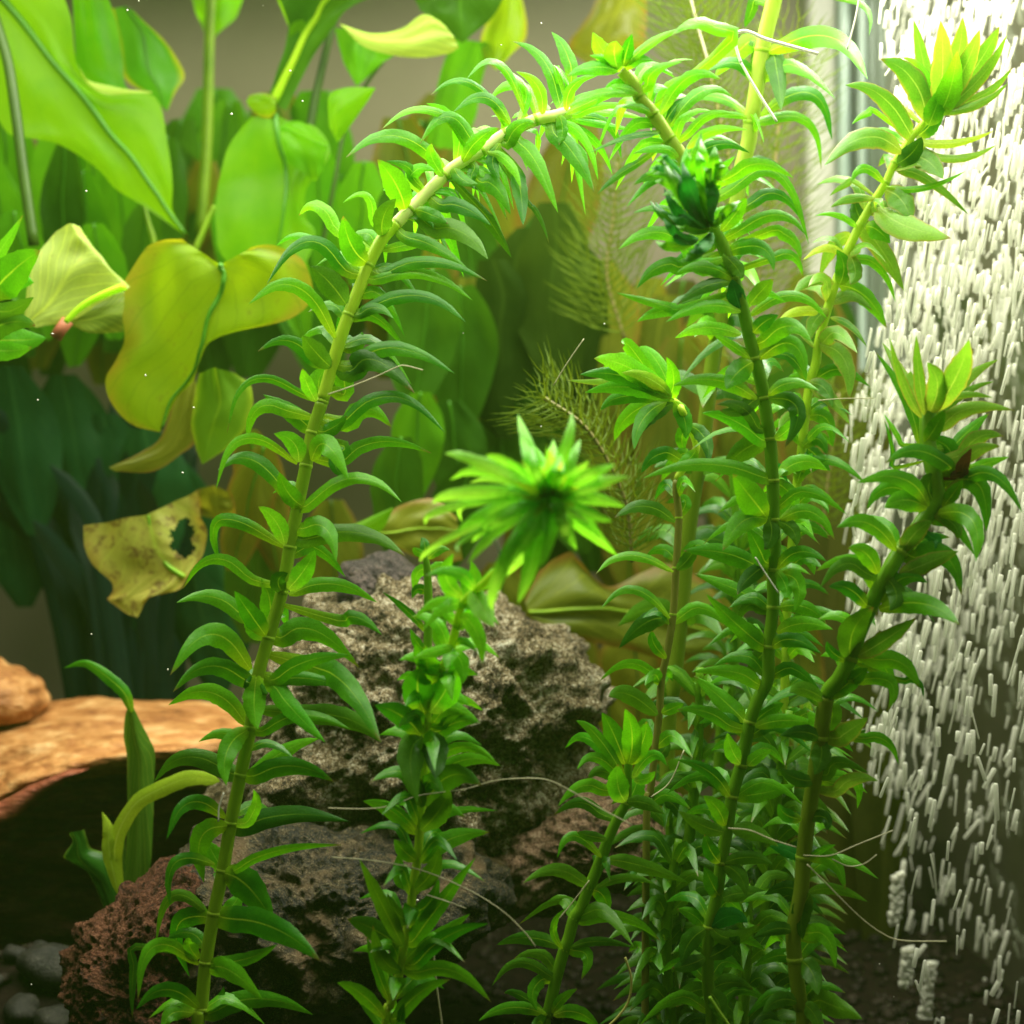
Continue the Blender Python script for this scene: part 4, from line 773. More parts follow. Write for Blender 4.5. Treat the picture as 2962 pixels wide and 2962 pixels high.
# ---- slender right stem with pale bud ----
pathG = [(3, 1590, 300), (3, 1540, 440), (3, 1480, 560), (3, 1400, 660), (3, 1310, 760), (3, 1210, 910), (3, 1160, 1020), (3, 1090, 1130), (3, 1020, 1250), (3, 985, 1320), (3, 930, 1440), (3, 880, 1580), (3, 830, 1740), (3, 785, 1910), (6, 770, 130), (6, 735, 250), (6, 710, 430), (6, 692, 600), (6, 665, 800), (6, 648, 1020), (6, 630, 1200), (6, 610, 1450), (6, 600, 1800), (9, 590, 200), (9, 575, 800), (9, 570, 1400), (9, 560, 1950)]
LG = {3: [
 (1420, 640, 1370, 350, 1315, 110, 90, 6, 'o'), (1450, 600, 1480, 350, 1465, 115, 130, 3, 'o'), (1480, 580, 1560, 330, 1590, 95, 120, 3, 'o'), (1480, 600, 1600, 380, 1685, 165, 120, 3, 'o'), (1500, 590, 1680, 350, 1795, 145, 110, 6, 'o'), (1500, 600, 1700, 420, 1838, 195, 80, 8, 'o'), (1500, 600, 1720, 520, 1868, 375, 62, 10, 'o'), (1510, 620, 1700, 570, 1842, 465, 58, 12, 'o'),
 (1440, 640, 1430, 480, 1450, 300, 130, 2, 'h'), (1450, 650, 1520, 500, 1560, 280, 140, 2, 'h'), (1400, 700, 1440, 600, 1480, 480, 120, 2, 'h'), (1340, 760, 1420, 680, 1480, 560, 110, 4, 'f'), (1290, 735, 1130, 530, 930, 475, 125, 8, 'o'), (1395, 680, 1310, 440, 1128, 328, 155, 6, 'o'), (1415, 490, 1350, 370, 1245, 320, 56, 12, 'h'), (1310, 645, 1260, 605, 1200, 590, 45, 12, 'y'),
 (1100, 620, 1030, 645, 970, 695, 42, 10), (1230, 775, 1140, 730, 1055, 750, 56, 14), (1250, 850, 1050, 765, 815, 925, 140, 12, 'o'), (1250, 835, 1050, 800, 850, 890, 60, 12, 'y'), (1225, 915, 1310, 850, 1360, 765, 110, 3, 'd'), (1380, 795, 1570, 795, 1765, 730, 56, 14, 'y'), (1420, 865, 1600, 880, 1778, 810, 56, 14, 'o'), (1335, 865, 1420, 920, 1478, 1000, 140, 5, 'o'),
 (1260, 950, 1420, 1020, 1625, 1202, 75, 10, 'o'), (1160, 1042, 1370, 1050, 1608, 955, 42, 12, 'f'), (1150, 1022, 1040, 940, 960, 1025, 62, 14), (980, 1010, 910, 1045, 845, 1095, 42, 12, 'o'), (1110, 1160, 1270, 1260, 1525, 1332, 170, 8, 'o'), (1160, 1060, 1250, 1120, 1300, 1240, 160, 4, 'o'), (980, 1252, 880, 1200, 765, 1205, 42, 14, 'h'), (1030, 1240, 1000, 1180, 985, 1105, 95, 3, 'd'),
 (960, 1302, 860, 1390, 790, 1550, 85, 6, 'o'), (1040, 1272, 1160, 1430, 1262, 1625, 125, 6, 'o'), (1050, 1262, 1120, 1290, 1185, 1360, 112, 5, 'f'), (940, 1442, 830, 1385, 695, 1455, 52, 14, 'y'), (900, 1590, 925, 1490, 885, 1395, 105, 3, 'f'), (1000, 1445, 1130, 1500, 1215, 1690, 62, 8, 'f'), (870, 1582, 740, 1565, 635, 1660, 75, 12, 'o'), (900, 1592, 1050, 1660, 1165, 1835, 115, 8, 'f'),
 (850, 1775, 960, 1820, 1055, 1940, 45, 8, 'o'), (800, 1742, 650, 1745, 540, 1825, 62, 10, 'y'), (1100, 1110, 960, 1110, 850, 1160, 60, 14, 'o'), (960, 1420, 990, 1520, 960, 1590, 90, 6, 'o'), (840, 1730, 760, 1800, 740, 1900, 90, 6, 'o')],
6: [(790, 30, 930, 120, 955, 340, 115, 6, 'o'), (730, 245, 820, 280, 862, 385, 95, 6, 'o'), (715, 435, 830, 450, 862, 605, 92, 6), (692, 605, 780, 560, 835, 655, 85, 8, 'f'), (690, 835, 780, 870, 842, 975, 75, 6, 'f'), (715, 430, 620, 440, 560, 520, 80, 8, 'o'), (665, 810, 720, 700, 830, 680, 90, 10), (650, 1030, 760, 1060, 850, 1100, 60, 12, 'o'), (648, 1030, 580, 1000, 600, 900, 80, 6, 'h'),
 (700, 600, 780, 660, 850, 740, 80, 8), (735, 240, 660, 220, 600, 280, 80, 10), (630, 1200, 720, 1220, 760, 1320, 90, 8), (740, 260, 850, 330, 960, 480, 90, 8, 'o')]}
G = Stem('slender olive tinged stem at the right that ends in a pale pointed bud', pathG, (33, 34.5), 48, MS_lime, LG, [(3, 1210, 910), (3, 1160, 1020), (3, 1020, 1250), (3, 880, 1580), (6, 710, 430), (6, 692, 600), (6, 648, 1020)], 'f', seed=15)
G.auto(.8, .99, 1.6, 3, 1.6, .55, 'd')

# ---- far right thick stem ----
pathH = [(6, 1410, 330, 29.3), (6, 1390, 480, 29.2), (6, 1400, 620, 29.1), (6, 1430, 760, 29), (6, 1440, 900, 29), (6, 1360, 1030, 29), (6, 1240, 1190, 29), (6, 1170, 1310, 29), (6, 1070, 1500, 29.1), (6, 1010, 1640, 29.2), (6, 960, 1780, 29.3), (6, 900, 1900, 29.4), (9, 830, 100, 29.6), (9, 795, 330, 29.7), (9, 760, 560, 29.8), (9, 725, 780, 29.9), (9, 700, 1000, 30), (9, 685, 1200, 30), (9, 645, 1410, 30), (9, 650, 1570, 30), (9, 680, 1810, 30), (9, 705, 1960, 30)]
LH = {6: [  # olive leaves on the right imitate reflections in the side glass
 (1350, 600, 1270, 330, 1100, 70, 66, 6, 'f'), (1370, 560, 1290, 280, 1140, 20, 100, 6, 'o'), (1380, 430, 1345, 200, 1330, -20, 70, 4, 'o'), (1400, 420, 1450, 260, 1390, 130, 130, 2, 'o'), (1440, 400, 1560, 200, 1625, 5, 150, 3, 'o'), (1460, 400, 1620, 220, 1790, 115, 80, 6, 'o'), (1480, 400, 1620, 290, 1765, 238, 55, 10, 'o'), (1360, 440, 1260, 250, 1180, -10, 60, 6, 'o'), (1380, 420, 1310, 280, 1300, 180, 120, 3, 'o'),
 (1470, 485, 1640, 385, 1880, 400, 98, 14, 'o'), (1530, 600, 1640, 500, 1740, 415, 76, 12, 'f'), (1260, 595, 1200, 500, 1150, 420, 34, 5), (1380, 580, 1440, 490, 1490, 395, 95, 3, 'f'), (1210, 720, 1190, 580, 1150, 450, 30, 5), (1490, 340, 1620, 310, 1760, 330, 50, 10, 'o'), (1545, 725, 1500, 600, 1365, 555, 135, 6), (1525, 725, 1340, 625, 1155, 695, 105, 14), (1580, 650, 1690, 545, 1820, 545, 98, 12, 'o'), (1650, 722, 1740, 690, 1850, 660, 66, 12, 'f'),
 (1580, 755, 1600, 690, 1640, 610, 78, 3, 'b'), (1570, 700, 1680, 620, 1800, 600, 90, 10, 'o'), (1400, 935, 1250, 780, 995, 805, 105, 14), (1390, 945, 1270, 900, 1150, 945, 135, 10), (1290, 850, 1150, 840, 1055, 950, 92, 12, 'f'), (1425, 905, 1400, 820, 1450, 745, 135, 1, 'd'), (1590, 785, 1700, 850, 1720, 1080, 130, 8), (1610, 775, 1780, 770, 1925, 975, 92, 12), (1445, 975, 1640, 1010, 1662, 1250, 120, 8), (1480, 940, 1540, 860, 1590, 790, 80, 4, 'f'),
 (1220, 1182, 1060, 1030, 885, 1055, 105, 14), (1415, 1110, 1450, 1130, 1432, 1178, 60, 1, 'e'), (1290, 1222, 1380, 1120, 1520, 1110, 100, 12), (1320, 1222, 1500, 1220, 1585, 1440, 135, 8), (1115, 1312, 1050, 1200, 945, 1170, 112, 8), (1230, 1322, 1400, 1250, 1568, 1185, 105, 10, 'o'), (1060, 1502, 960, 1400, 840, 1385, 95, 10), (1045, 1305, 920, 1260, 790, 1395, 85, 10, 'd'), (1120, 1512, 1370, 1480, 1575, 1600, 128, 10),
 (960, 1790, 980, 1630, 1090, 1500, 155, 2, 'd'), (1000, 1775, 1160, 1680, 1330, 1560, 110, 10, 'o'), (1130, 1475, 1250, 1340, 1395, 1362, 95, 12), (990, 1792, 1130, 1810, 1210, 1990, 125, 8), (1100, 1792, 1260, 1820, 1350, 1960, 110, 10), (1160, 1330, 1220, 1430, 1180, 1520, 110, 4, 'd'), (1250, 1190, 1330, 1080, 1420, 1020, 110, 8, 'o'), (1420, 960, 1540, 1040, 1560, 1120, 90, 8, 'o'), (940, 1800, 860, 1750, 830, 1690, 60, 8)],
9: [
 (950, 20, 1180, 20, 1175, 180, 85, 6), (1230, 10, 1340, 20, 1370, 110, 42, 8), (840, 110, 960, 20, 1060, -60, 110, 8), (820, 120, 700, 60, 620, 80, 90, 10, 'd'), (890, 335, 960, 290, 1060, 220, 125, 8, 'o'), (1020, 335, 1160, 350, 1232, 480, 66, 10), (830, 540, 900, 470, 1065, 530, 85, 10, 'd'), (870, 635, 990, 560, 1118, 575, 85, 10, 'o'), (890, 590, 1000, 590, 1000, 730, 75, 6),
 (800, 340, 700, 300, 570, 320, 90, 12, 'd'), (790, 340, 770, 250, 720, 180, 90, 6), (830, 330, 960, 320, 1050, 290, 70, 12, 'd'), (760, 570, 660, 560, 560, 500, 90, 12, 'd'), (850, 130, 860, 220, 830, 320, 120, 2, 'd'), (790, 350, 800, 440, 760, 540, 120, 2, 'd'), (730, 1010, 860, 1020, 935, 1180, 95, 8), (690, 1010, 600, 960, 510, 940, 80, 10, 'e'), (735, 1205, 690, 1320, 695, 1460, 120, 1, 'd'), (730, 1195, 880, 1180, 1060, 1250, 66, 10, 'd'),
 (720, 1425, 830, 1450, 880, 1620, 105, 6), (760, 1460, 840, 1410, 940, 1432, 56, 12, 'f'), (690, 1580, 750, 1650, 780, 1770, 125, 3, 'd'), (780, 1800, 890, 1840, 1030, 1905, 135, 10, 'd'), (660, 1575, 560, 1550, 420, 1610, 80, 12), (640, 1410, 540, 1400, 420, 1450, 80, 12, 'd'), (690, 1200, 600, 1170, 480, 1210, 80, 12, 'd'), (720, 780, 820, 780, 830, 860, 80, 10, 'd'), (690, 790, 600, 760, 560, 700, 80, 10), (670, 1810, 560, 1800, 470, 1880, 90, 10, 'd'), (700, 1820, 760, 1880, 800, 1990, 90, 6, 'd'), (730, 1010, 800, 960, 880, 930, 40, 10, 'h')]}
H = Stem('thick dark green stem nearest the bubbles at far right, brown bud beside its crown', pathH, (29.3, 30), 88, MS_green, LH, [(6, 1240, 1190), (6, 1070, 1500), (6, 960, 1780), (9, 795, 330), (9, 700, 1000), (9, 650, 1570)], 'f', seed=17, parts_mat=[(12, MS_olive)])
tube('side_branch', [P(6, *q, 29) for q in ((1440, 960), (1500, 870), (1570, 770), (1600, 700))], wpx(60, 29) / 2, MS_olive, H.root, 8)

A.auto(.0, .3, .34, 7, 1.5, .27, 'h', droop=.5, up=.5, front=False)
A.auto(.3, .47, .5, 5, 1.4, .28, 'f', droop=.6, up=.4, front=False)
A.auto(.47, .98, 1.25, 2, 1.2, .28, 'f', droop=.6, up=.4, front=False)
B.auto(.0, .3, .4, 7, 1.35, .26, 'h', droop=.5, up=.45, front=False)
B.auto(.3, .98, .6, 4, 1.4, .28, 'f', droop=.5, up=.45, front=False)
C.auto(.35, .98, .62, 3, 1.25, .3, 'f', droop=.2, up=.8)
C.auto(.1, .4, .6, 3, 1.1, .3, 'h', droop=.4, up=.5)
D.auto(.2, .98, 1.1, 2, 1.3, .3, 'd', droop=.4, up=.5)
E.auto(.3, .98, 1.3, 2, 1.2, .3, 'f', droop=.4, up=.5)
G.auto(.14, .5, 1.0, 3, 1.4, .36, 'o', droop=.4, up=.5)
G.auto(.5, .98, .65, 4, 1.4, .3, 'f', droop=.4, up=.5)
H.auto(.15, .98, .8, 4, 1.4, .3, 'f', droop=.5, up=.45, front=False)
Fs.auto(.12, .6, 1.1, 3, 1.6, .42, 'f', droop=.6, up=.4)
# ---- thicket stems in the lower right, built in space ----
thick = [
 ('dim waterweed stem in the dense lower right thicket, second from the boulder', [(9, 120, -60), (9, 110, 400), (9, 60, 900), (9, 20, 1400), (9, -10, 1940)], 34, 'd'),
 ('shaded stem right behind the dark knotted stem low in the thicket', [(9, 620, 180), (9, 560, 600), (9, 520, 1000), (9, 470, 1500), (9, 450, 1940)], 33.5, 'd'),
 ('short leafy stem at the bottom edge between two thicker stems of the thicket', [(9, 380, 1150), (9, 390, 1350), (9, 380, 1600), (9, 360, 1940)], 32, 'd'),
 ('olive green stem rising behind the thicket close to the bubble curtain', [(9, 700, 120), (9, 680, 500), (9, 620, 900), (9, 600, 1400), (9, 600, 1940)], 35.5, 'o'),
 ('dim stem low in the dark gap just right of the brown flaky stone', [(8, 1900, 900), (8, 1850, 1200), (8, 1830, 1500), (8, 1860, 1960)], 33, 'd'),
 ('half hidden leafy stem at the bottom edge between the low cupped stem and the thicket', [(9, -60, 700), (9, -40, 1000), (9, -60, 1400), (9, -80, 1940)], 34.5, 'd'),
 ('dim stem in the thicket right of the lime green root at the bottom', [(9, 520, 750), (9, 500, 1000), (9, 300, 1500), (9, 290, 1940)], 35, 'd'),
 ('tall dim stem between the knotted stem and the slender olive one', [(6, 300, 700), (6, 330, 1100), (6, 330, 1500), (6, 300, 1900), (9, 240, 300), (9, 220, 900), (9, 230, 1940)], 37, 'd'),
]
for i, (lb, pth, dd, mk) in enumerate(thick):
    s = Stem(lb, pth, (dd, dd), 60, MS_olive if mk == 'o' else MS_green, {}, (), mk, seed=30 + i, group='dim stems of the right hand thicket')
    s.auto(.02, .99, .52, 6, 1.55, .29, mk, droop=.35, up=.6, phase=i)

# ---- leaf tip of a plant coming in from the left edge ----
s = Stem('broad green leaf tuft reaching in from the left edge below the big leaves', [(1, -60, 1650), (1, -120, 1750), (1, -140, 1932), (4, -160, 600), (4, -180, 1500), (7, -200, 1000)], (35, 35), 60, MS_green, {1: [
 (-60, 1660, 60, 1520, 225, 1400, 230, 5, 'f'), (-60, 1600, 60, 1570, 190, 1580, 190, 8, 'h'), (-80, 1500, 0, 1400, 130, 1200, 100, 6, 'h'), (-60, 1700, 40, 1740, 190, 1660, 130, 8, 'd'), (-60, 1900, 100, 1900, 260, 1890, 200, 8, 'f'), (-80, 1860, 60, 1800, 200, 1820, 150, 8, 'd'), (-80, 1950, 60, 1960, 180, 1940, 120, 8, 'h')]}, (), 'f', seed=44)
# ================= broad leaved sword plants =================
def blade(tile, rows, d0, d1, mat, parent, cup=.35, wav=.12, name='leaf', ncol=12, nrow=5, seed=0, mid=0., midmat=None, label=None, hole=None, bulge=0.):
    """broad leaf: rows of (left, middle, right) points from one end to the other, drawn at a depth running d0 to d1"""
    def row(pts_i): return cat_rom(pts_i, nrow)
    n = len(rows)
    rr = random.Random(seed + n * 7 + int(rows[0][0][0]))
    Ls, Ms, Rs = [], [], []
    for i, (l, m_, r_) in enumerate(rows):
        t = i / (n - 1); d = d0 + (d1 - d0) * t
        ll = P(tile, *l, d); mm = P(tile, *m_, d); r2 = P(tile, *r_, d)
        Ls.append(ll); Ms.append(mm); Rs.append(r2)
    L, M_, R_ = row(Ls), row(Ms), row(Rs)
    N_ = len(L); V, UV, Fc = [], [], []
    nc = ncol
    for i in range(N_):
        t = i / (N_ - 1)
        hw = ((L[i] - M_[i]).length + (R_[i] - M_[i]).length) / 2
        for k in range(2 * nc + 1):
            u = (k - nc) / nc
            e = L[i] if u < 0 else R_[i]
            p = M_[i].lerp(e, abs(u))
            dy = cup * .8 * hw * (u * u) + bulge * hw * math.sin(math.pi * abs(u)) + wav * .6 * hw * abs(u) * math.sin(t * 9 + (3 if u < 0 else 0) + seed) + .1 * hw * noise.noise(Vector((u * 2, t * 3, seed * 3.1))) * 2
            dy += .006 * hw * math.sin((t * 1.0 - abs(u) * .55) * 40)        # pleats between side veins
            V.append(p + Vector((0, dy, 0)) + Vector((noise.noise(Vector((t * 7, u * 2, seed))) * .04 * hw, 0, noise.noise(Vector((t * 7, u * 2, seed + 5))) * .04 * hw)))
            UV.append((.5 + u * .5, t))
    w_ = 2 * nc + 1
    for i in range(N_ - 1):
        for k in range(w_ - 1):
            a = i * w_ + k
            if hole:
                c = (V[a] + V[a + w_ + 1]) / 2
                f = (.5 + c.x / (c.y * 2 / 3), .5 - c.z / (c.y * 2 / 3)); g = F(hole[0], hole[1], hole[2])
                dd = math.hypot((f[0] - g[0]) / hole[3], (f[1] - g[1]) / hole[4])
                if dd < 1 + .45 * noise.noise(c * 3.5) + .35 * noise.noise(c * 9): continue
            Fc.append((a, a + 1, a + w_ + 1, a + w_))
    o = mesh(name, V, Fc, mat, parent, UV)
    if label: o['label'] = label
    if mid:
        pth = [Vector(V[i * w_ + nc]) + Vector((0, -.05, 0)) for i in range(N_)]
        wr = wpx(mid, (d0 + d1) / 2) / 2
        V2, F2, U2 = tube_geo(pth, lambda t: wr * (1 - .6 * t), 8)
        off = world_loc(parent)
        me = bpy.data.meshes.new('midrib'); me.from_pydata([tuple(v - off) for v in V2], [], F2); me.polygons.foreach_set('use_smooth', [True] * len(F2)); me.materials.append(midmat)
        mo = bpy.data.objects.new('midrib', me); link(mo, o)
    return o
YG = leaf_mat('sword_yellow_green', (.08, .33, .002), (.2, .47, .003), (.14, .36, .01), trans=.7, rough=.42, spots=.12, sidevein=.3, veinw=.02, vary=.08, spec=.3)
YY = leaf_mat('sword_golden', (.15, .34, .003), (.28, .45, .005), (.14, .28, .008), trans=.66, rough=.42, spots=.3, sidevein=.4, veinw=.02, edge=(.45, .28, .03), vary=.12, spec=.3)
YP = leaf_mat('sword_pale_veined', (.26, .42, .05), (.4, .52, .1), (.7, .85, .12), trans=.5, rough=.4, sidevein=.8, veinw=.05, vary=.2, spots=.25)
GM = leaf_mat('sword_green', (.06, .27, .005), (.13, .4, .008), (.04, .2, .01), trans=.55, rough=.4, sidevein=.15, veinw=.03, vary=.08, spec=.3)
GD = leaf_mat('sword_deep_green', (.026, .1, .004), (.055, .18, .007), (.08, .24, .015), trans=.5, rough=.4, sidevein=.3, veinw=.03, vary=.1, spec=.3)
GOL = leaf_mat('sword_olive', (.12, .16, .01), (.22, .24, .018), (.3, .36, .03), trans=.5, rough=.4, sidevein=.5, veinw=.03, edge=(.3, .1, .03), vary=.15, spec=.3)
GBR = leaf_mat('sword_rotting', (.2, .36, .03), (.4, .4, .07), (.5, .65, .08), trans=.5, rough=.5, sidevein=.4, veinw=.03, edge=(.4, .25, .05), spots=.8, vary=.2)
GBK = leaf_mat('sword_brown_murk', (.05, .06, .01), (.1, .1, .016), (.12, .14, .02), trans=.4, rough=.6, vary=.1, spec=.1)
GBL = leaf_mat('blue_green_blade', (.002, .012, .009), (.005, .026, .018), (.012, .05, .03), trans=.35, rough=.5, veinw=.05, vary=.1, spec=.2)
M_midd = simple_mat('dark_midrib', [(.3, (.05, .2, .006)), (.7, (.08, .28, .01))], 1, .4, .1, trans=.3)
M_midy = simple_mat('bright_midrib', [(.3, (.5, .8, .02)), (.7, (.65, .95, .05))], 1, .4, .1, trans=.5)
M_pet = simple_mat('petiole_skin', [(.3, (.035, .08, .008)), (.7, (.06, .13, .01))], 1, .4, .1, trans=.3)
M_petl = simple_mat('light_petiole_skin', [(.3, (.22, .4, .02)), (.7, (.4, .6, .03))], 1, .4, .1, trans=.4)

sw = thing('sword_plant', 'big sword plant with broad glowing yellow green leaves filling the upper left', 'aquatic plant', (-9, 45, FLOOR))
def petiole(tile, pts, d, width, mat, parent, taper=.3):
    return tube('petiole', cat_rom([P(tile, x, y, d) for x, y in pts], 6), lambda t: wpx(width, d) / 2 * (1 - taper * (1 - t)), mat, parent, 8)
blade(1, [((300, -150), (-60, -100), (-300, 100)), ((400, 100), (130, 130), (-150, 300)), ((432, 380), (330, 380), (0, 700)), ((620, 512), (480, 560), (170, 775)), ((850, 515), (600, 720), (330, 800)), ((932, 800), (740, 890), (540, 940)), ((967, 1040), (860, 1060), (640, 1050)), ((966, 1180), (940, 1180), (800, 1150)), ((1046, 1305), (1040, 1310), (1034, 1316))],
      42.5, 43.5, YG, sw, cup=.12, mid=46, midmat=M_midd, seed=1)
blade(1, [((430, 350), (445, 380), (455, 420)), ((480, 440), (500, 460), (500, 480)), ((600, 475), (600, 500), (590, 525)), ((720, 500), (720, 512), (715, 522)), ((850, 512), (850, 514), (850, 516))], 42.3, 42.2, YP, sw, cup=.3, name='curled_rim', seed=2)
blade(1, [((395, -60), (480, -60), (580, -60)), ((405, 200), (520, 200), (640, 100)), ((430, 400), (560, 380), (672, 300)), ((560, 500), (620, 480), (690, 450)), ((715, 505), (720, 510), (725, 512))], 43.6, 44, YG, sw, cup=.3, seed=3)
blade(1, [((620, 40), (700, 35), (745, 60)), ((650, 250), (800, 200), (930, 240)), ((680, 420), (840, 400), (1018, 400)), ((820, 520), (900, 520), (975, 510)), ((925, 618), (930, 620), (935, 620))], 45, 45.5, leaf_mat('sword_green_gold_edge', (.06, .26, .01), (.1, .34, .015), (.04, .2, .01), trans=.5, rough=.4, edge=(.6, .5, .03), vary=.08), sw, cup=.3, mid=14, midmat=M_midd, seed=4)
blade(1, [((1060, -60), (1180, -60), (1360, -60)), ((1090, 60), (1175, 60), (1312, 80)), ((1120, 130), (1172, 130), (1250, 150)), ((1150, 200), (1170, 200), (1200, 200))], 50, 50, YG, sw, seed=5)
petiole(1, [(1185, -60), (1172, 150), (1165, 400), (1160, 650), (1150, 900), (1120, 1300)], 50, 62, M_petl, sw, .1)
blade(1, [((1500, 540), (1530, 570), (1600, 620)), ((1560, 380), (1610, 400), (1740, 330)), ((1612, 190), (1700, 200), (1850, 180)), ((1600, 90), (1790, 60), (1940, 60)), ((1550, -40), (1880, -60), (2150, -40))], 44, 42.5, GD, sw, cup=-.1, mid=50, midmat=M_midy, seed=6)
blade(1, [((1500, 560), (1515, 540), (1530, 530)), ((1600, 280), (1625, 270), (1650, 280)), ((1615, 170), (1680, 130), (1730, 140)), ((1550, 0), (1700, -20), (1820, -20)), ((1500, -90), (1700, -90), (1860, -90))], 43.9, 42.3, YG, sw, cup=.1, seed=7)
blade(1, [((1400, 650), (1540, 640), (1600, 670)), ((1290, 780), (1555, 760), (1760, 700)), ((1222, 960), (1590, 920), (1842, 850)), ((1200, 1100), (1600, 1050), (1720, 1050)), ((1203, 1250), (1580, 1240), (1700, 1200)), ((1240, 1430), (1550, 1380), (1760, 1300)), ((1400, 1560), (1520, 1560), (1700, 1500))],
      43, 43, YG, sw, cup=.15, mid=30, midmat=M_midd, seed=8)
blade(1, [((1375, 560), (1380, 570), (1385, 590)), ((1400, 520), (1430, 560), (1440, 640)), ((1470, 512), (1490, 560), (1500, 650)), ((1540, 540), (1540, 580), (1540, 620))], 42.8, 42.6, YY, sw, name='leaf', cup=.6, seed=9)
blade(1, [((1560, 690), (1570, 740), (1600, 900)), ((1620, 665), (1660, 760), (1700, 960)), ((1720, 690), (1750, 800), (1760, 1000)), ((1820, 780), (1830, 830), (1800, 950))], 42.2, 42.4, YG, sw, cup=.4, seed=10)
blade(1, [((1010, 1330), (1238, 1480), (1400, 1385)), ((880, 1335), (1242, 1498), (1480, 1362)), ((790, 1400), (1252, 1540), (1560, 1370)), ((700, 1560), (1250, 1600), (1690, 1450)), ((682, 1750), (1200, 1700), (1740, 1620)), ((690, 1900), (1165, 1820), (1600, 1785)), ((640, 2000), (1125, 1960), (1220, 1870)), ((580, 2110), (1092, 2060), (1130, 1990)), ((612, 2240), (1020, 2150), (1080, 2130)), ((730, 2370), (950, 2250), (985, 2230)), ((890, 2415), (905, 2400), (915, 2380))],
      38.5, 39, YY, sw, cup=.1, mid=34, midmat=M_midd, seed=11, label='golden heart shaped leaf in front')
blade(1, [((130, 1790), (160, 1800), (200, 1830)), ((150, 1560), (270, 1700), (370, 1790)), ((220, 1360), (380, 1540), (520, 1700)), ((350, 1245), (480, 1420), (692, 1600)), ((430, 1255), (530, 1390), (692, 1590))], 37.8, 38, YP, sw, cup=.35, seed=12, label='pale twisted leaf with bright veins')
blade(1, [((370, 1790), (375, 1800), (385, 1810)), ((520, 1700), (515, 1780), (500, 1860)), ((690, 1610), (690, 1740), (680, 1850))], 38.2, 38.4, leaf_mat('sword_shadow_side', (.12, .2, .02), (.22, .3, .03), (.5, .6, .08), trans=.4, rough=.4, sidevein=.8, vary=.2, spots=.3), sw, cup=.4, seed=13)
petiole(1, [(365, 1800), (460, 1710), (590, 1640), (700, 1600)], 37.6, 46, M_midy, sw)
tube('leaf_base', [P(1, 380, 1790, 38), P(1, 340, 1840, 38), P(1, 310, 1890, 38)], .16, simple_mat('red_stub', [(.3, (.3, .08, .04)), (.7, (.4, .13, .07))], 2, .5), sw)
blade(2, [((200, 490), (201, 492), (205, 495)), ((60, 480), (80, 560), (130, 600)), ((-60, 520), (-20, 640), (25, 740)), ((-55, 700), (-40, 740), (-10, 790))], 41, 41.5, YG, sw, cup=.5, seed=14)
blade(2, [((0, 130), (5, 132), (10, 140)), ((180, 180), (170, 220), (150, 262)), ((350, 150), (350, 230), (380, 308)), ((470, 60), (530, 170), (600, 285)), ((560, 100), (640, 200), (670, 260))], 41.5, 41.5, YP, sw, cup=.5, seed=15)
blade(2, [((400, -80), (680, -80), (950, -80)), ((470, 60), (680, 60), (875, 60)), ((600, 165), (690, 165), (785, 150)), ((688, 240), (690, 241), (692, 242))], 43, 43.5, GD, sw, seed=16)
blade(2, [((850, -50), (960, -50), (1012, -50)), ((820, 120), (940, 120), (1052, 100)), ((790, 230), (900, 240), (1042, 210)), ((820, 330), (890, 335), (975, 290)), ((878, 390), (880, 391), (882, 391))], 46, 46, YY, sw, seed=17)
blade(2, [((1460, -60), (1600, -60), (1720, -60)), ((1400, 70), (1550, 70), (1727, 60)), ((1310, 190), (1500, 200), (1720, 170)), ((1280, 260), (1480, 290), (1690, 260)), ((1390, 360), (1400, 361), (1410, 362))], 49, 49, GOL, sw, seed=18)
blade(2, [((-30, 140), (130, 170), (310, 290)), ((20, 330), (110, 350), (235, 350)), ((98, 480), (100, 481), (102, 482))], 44, 44.4, GM, sw, seed=19)
petiole(2, [(300, 280), (160, 460), (40, 700), (-20, 1000), (-100, 1400)], 45, 30, M_pet, sw)
blade(2, [((640, 200), (760, 230), (870, 230)), ((560, 420), (680, 450), (800, 440)), ((520, 620), (620, 650), (760, 660)), ((480, 800), (560, 830), (650, 830))], 46, 47, GM, sw, seed=20)
blade(4, [((1110, 190), (1200, 160), (1310, 190)), ((1070, 350), (1230, 350), (1400, 270)), ((1060, 480), (1190, 480), (1390, 450)), ((1090, 600), (1160, 600), (1290, 590)), ((1128, 700), (1130, 701), (1132, 702))], 39.5, 40, leaf_mat('sword_mid_olive', (.1, .26, .008), (.16, .34, .012), (.3, .5, .02), trans=.5, rough=.4, edge=(.4, .55, .03), vary=.1), sw, seed=21)
blade(4, [((608, 718), (610, 720), (640, 740)), ((760, 645), (790, 690), (850, 742)), ((900, 540), (950, 620), (1010, 640)), ((980, 260), (1050, 400), (1090, 560)), ((1000, 100), (1080, 200), (1110, 300))], 40, 40.5, GOL, sw, cup=.3, seed=22)
blade(4, [((455, 1045), (820, 985), (1095, 845)), ((458, 1160), (865, 1100), (1112, 960)), ((500, 1260), (895, 1200), (1148, 1070)), ((612, 1365), (960, 1270), (1130, 1180)), ((600, 1440), (920, 1360), (1060, 1300)), ((588, 1462), (800, 1440), (1000, 1400)), ((690, 1530), (750, 1500), (840, 1440)), ((762, 1555), (766, 1556), (770, 1555))],
      40.3, 40, GBR, sw, cup=.15, wav=.1, seed=23, hole=(4, 1020, 1120, .0125, .019), label='half rotten yellow brown leaf with a dark ragged hole', ncol=22, nrow=9)
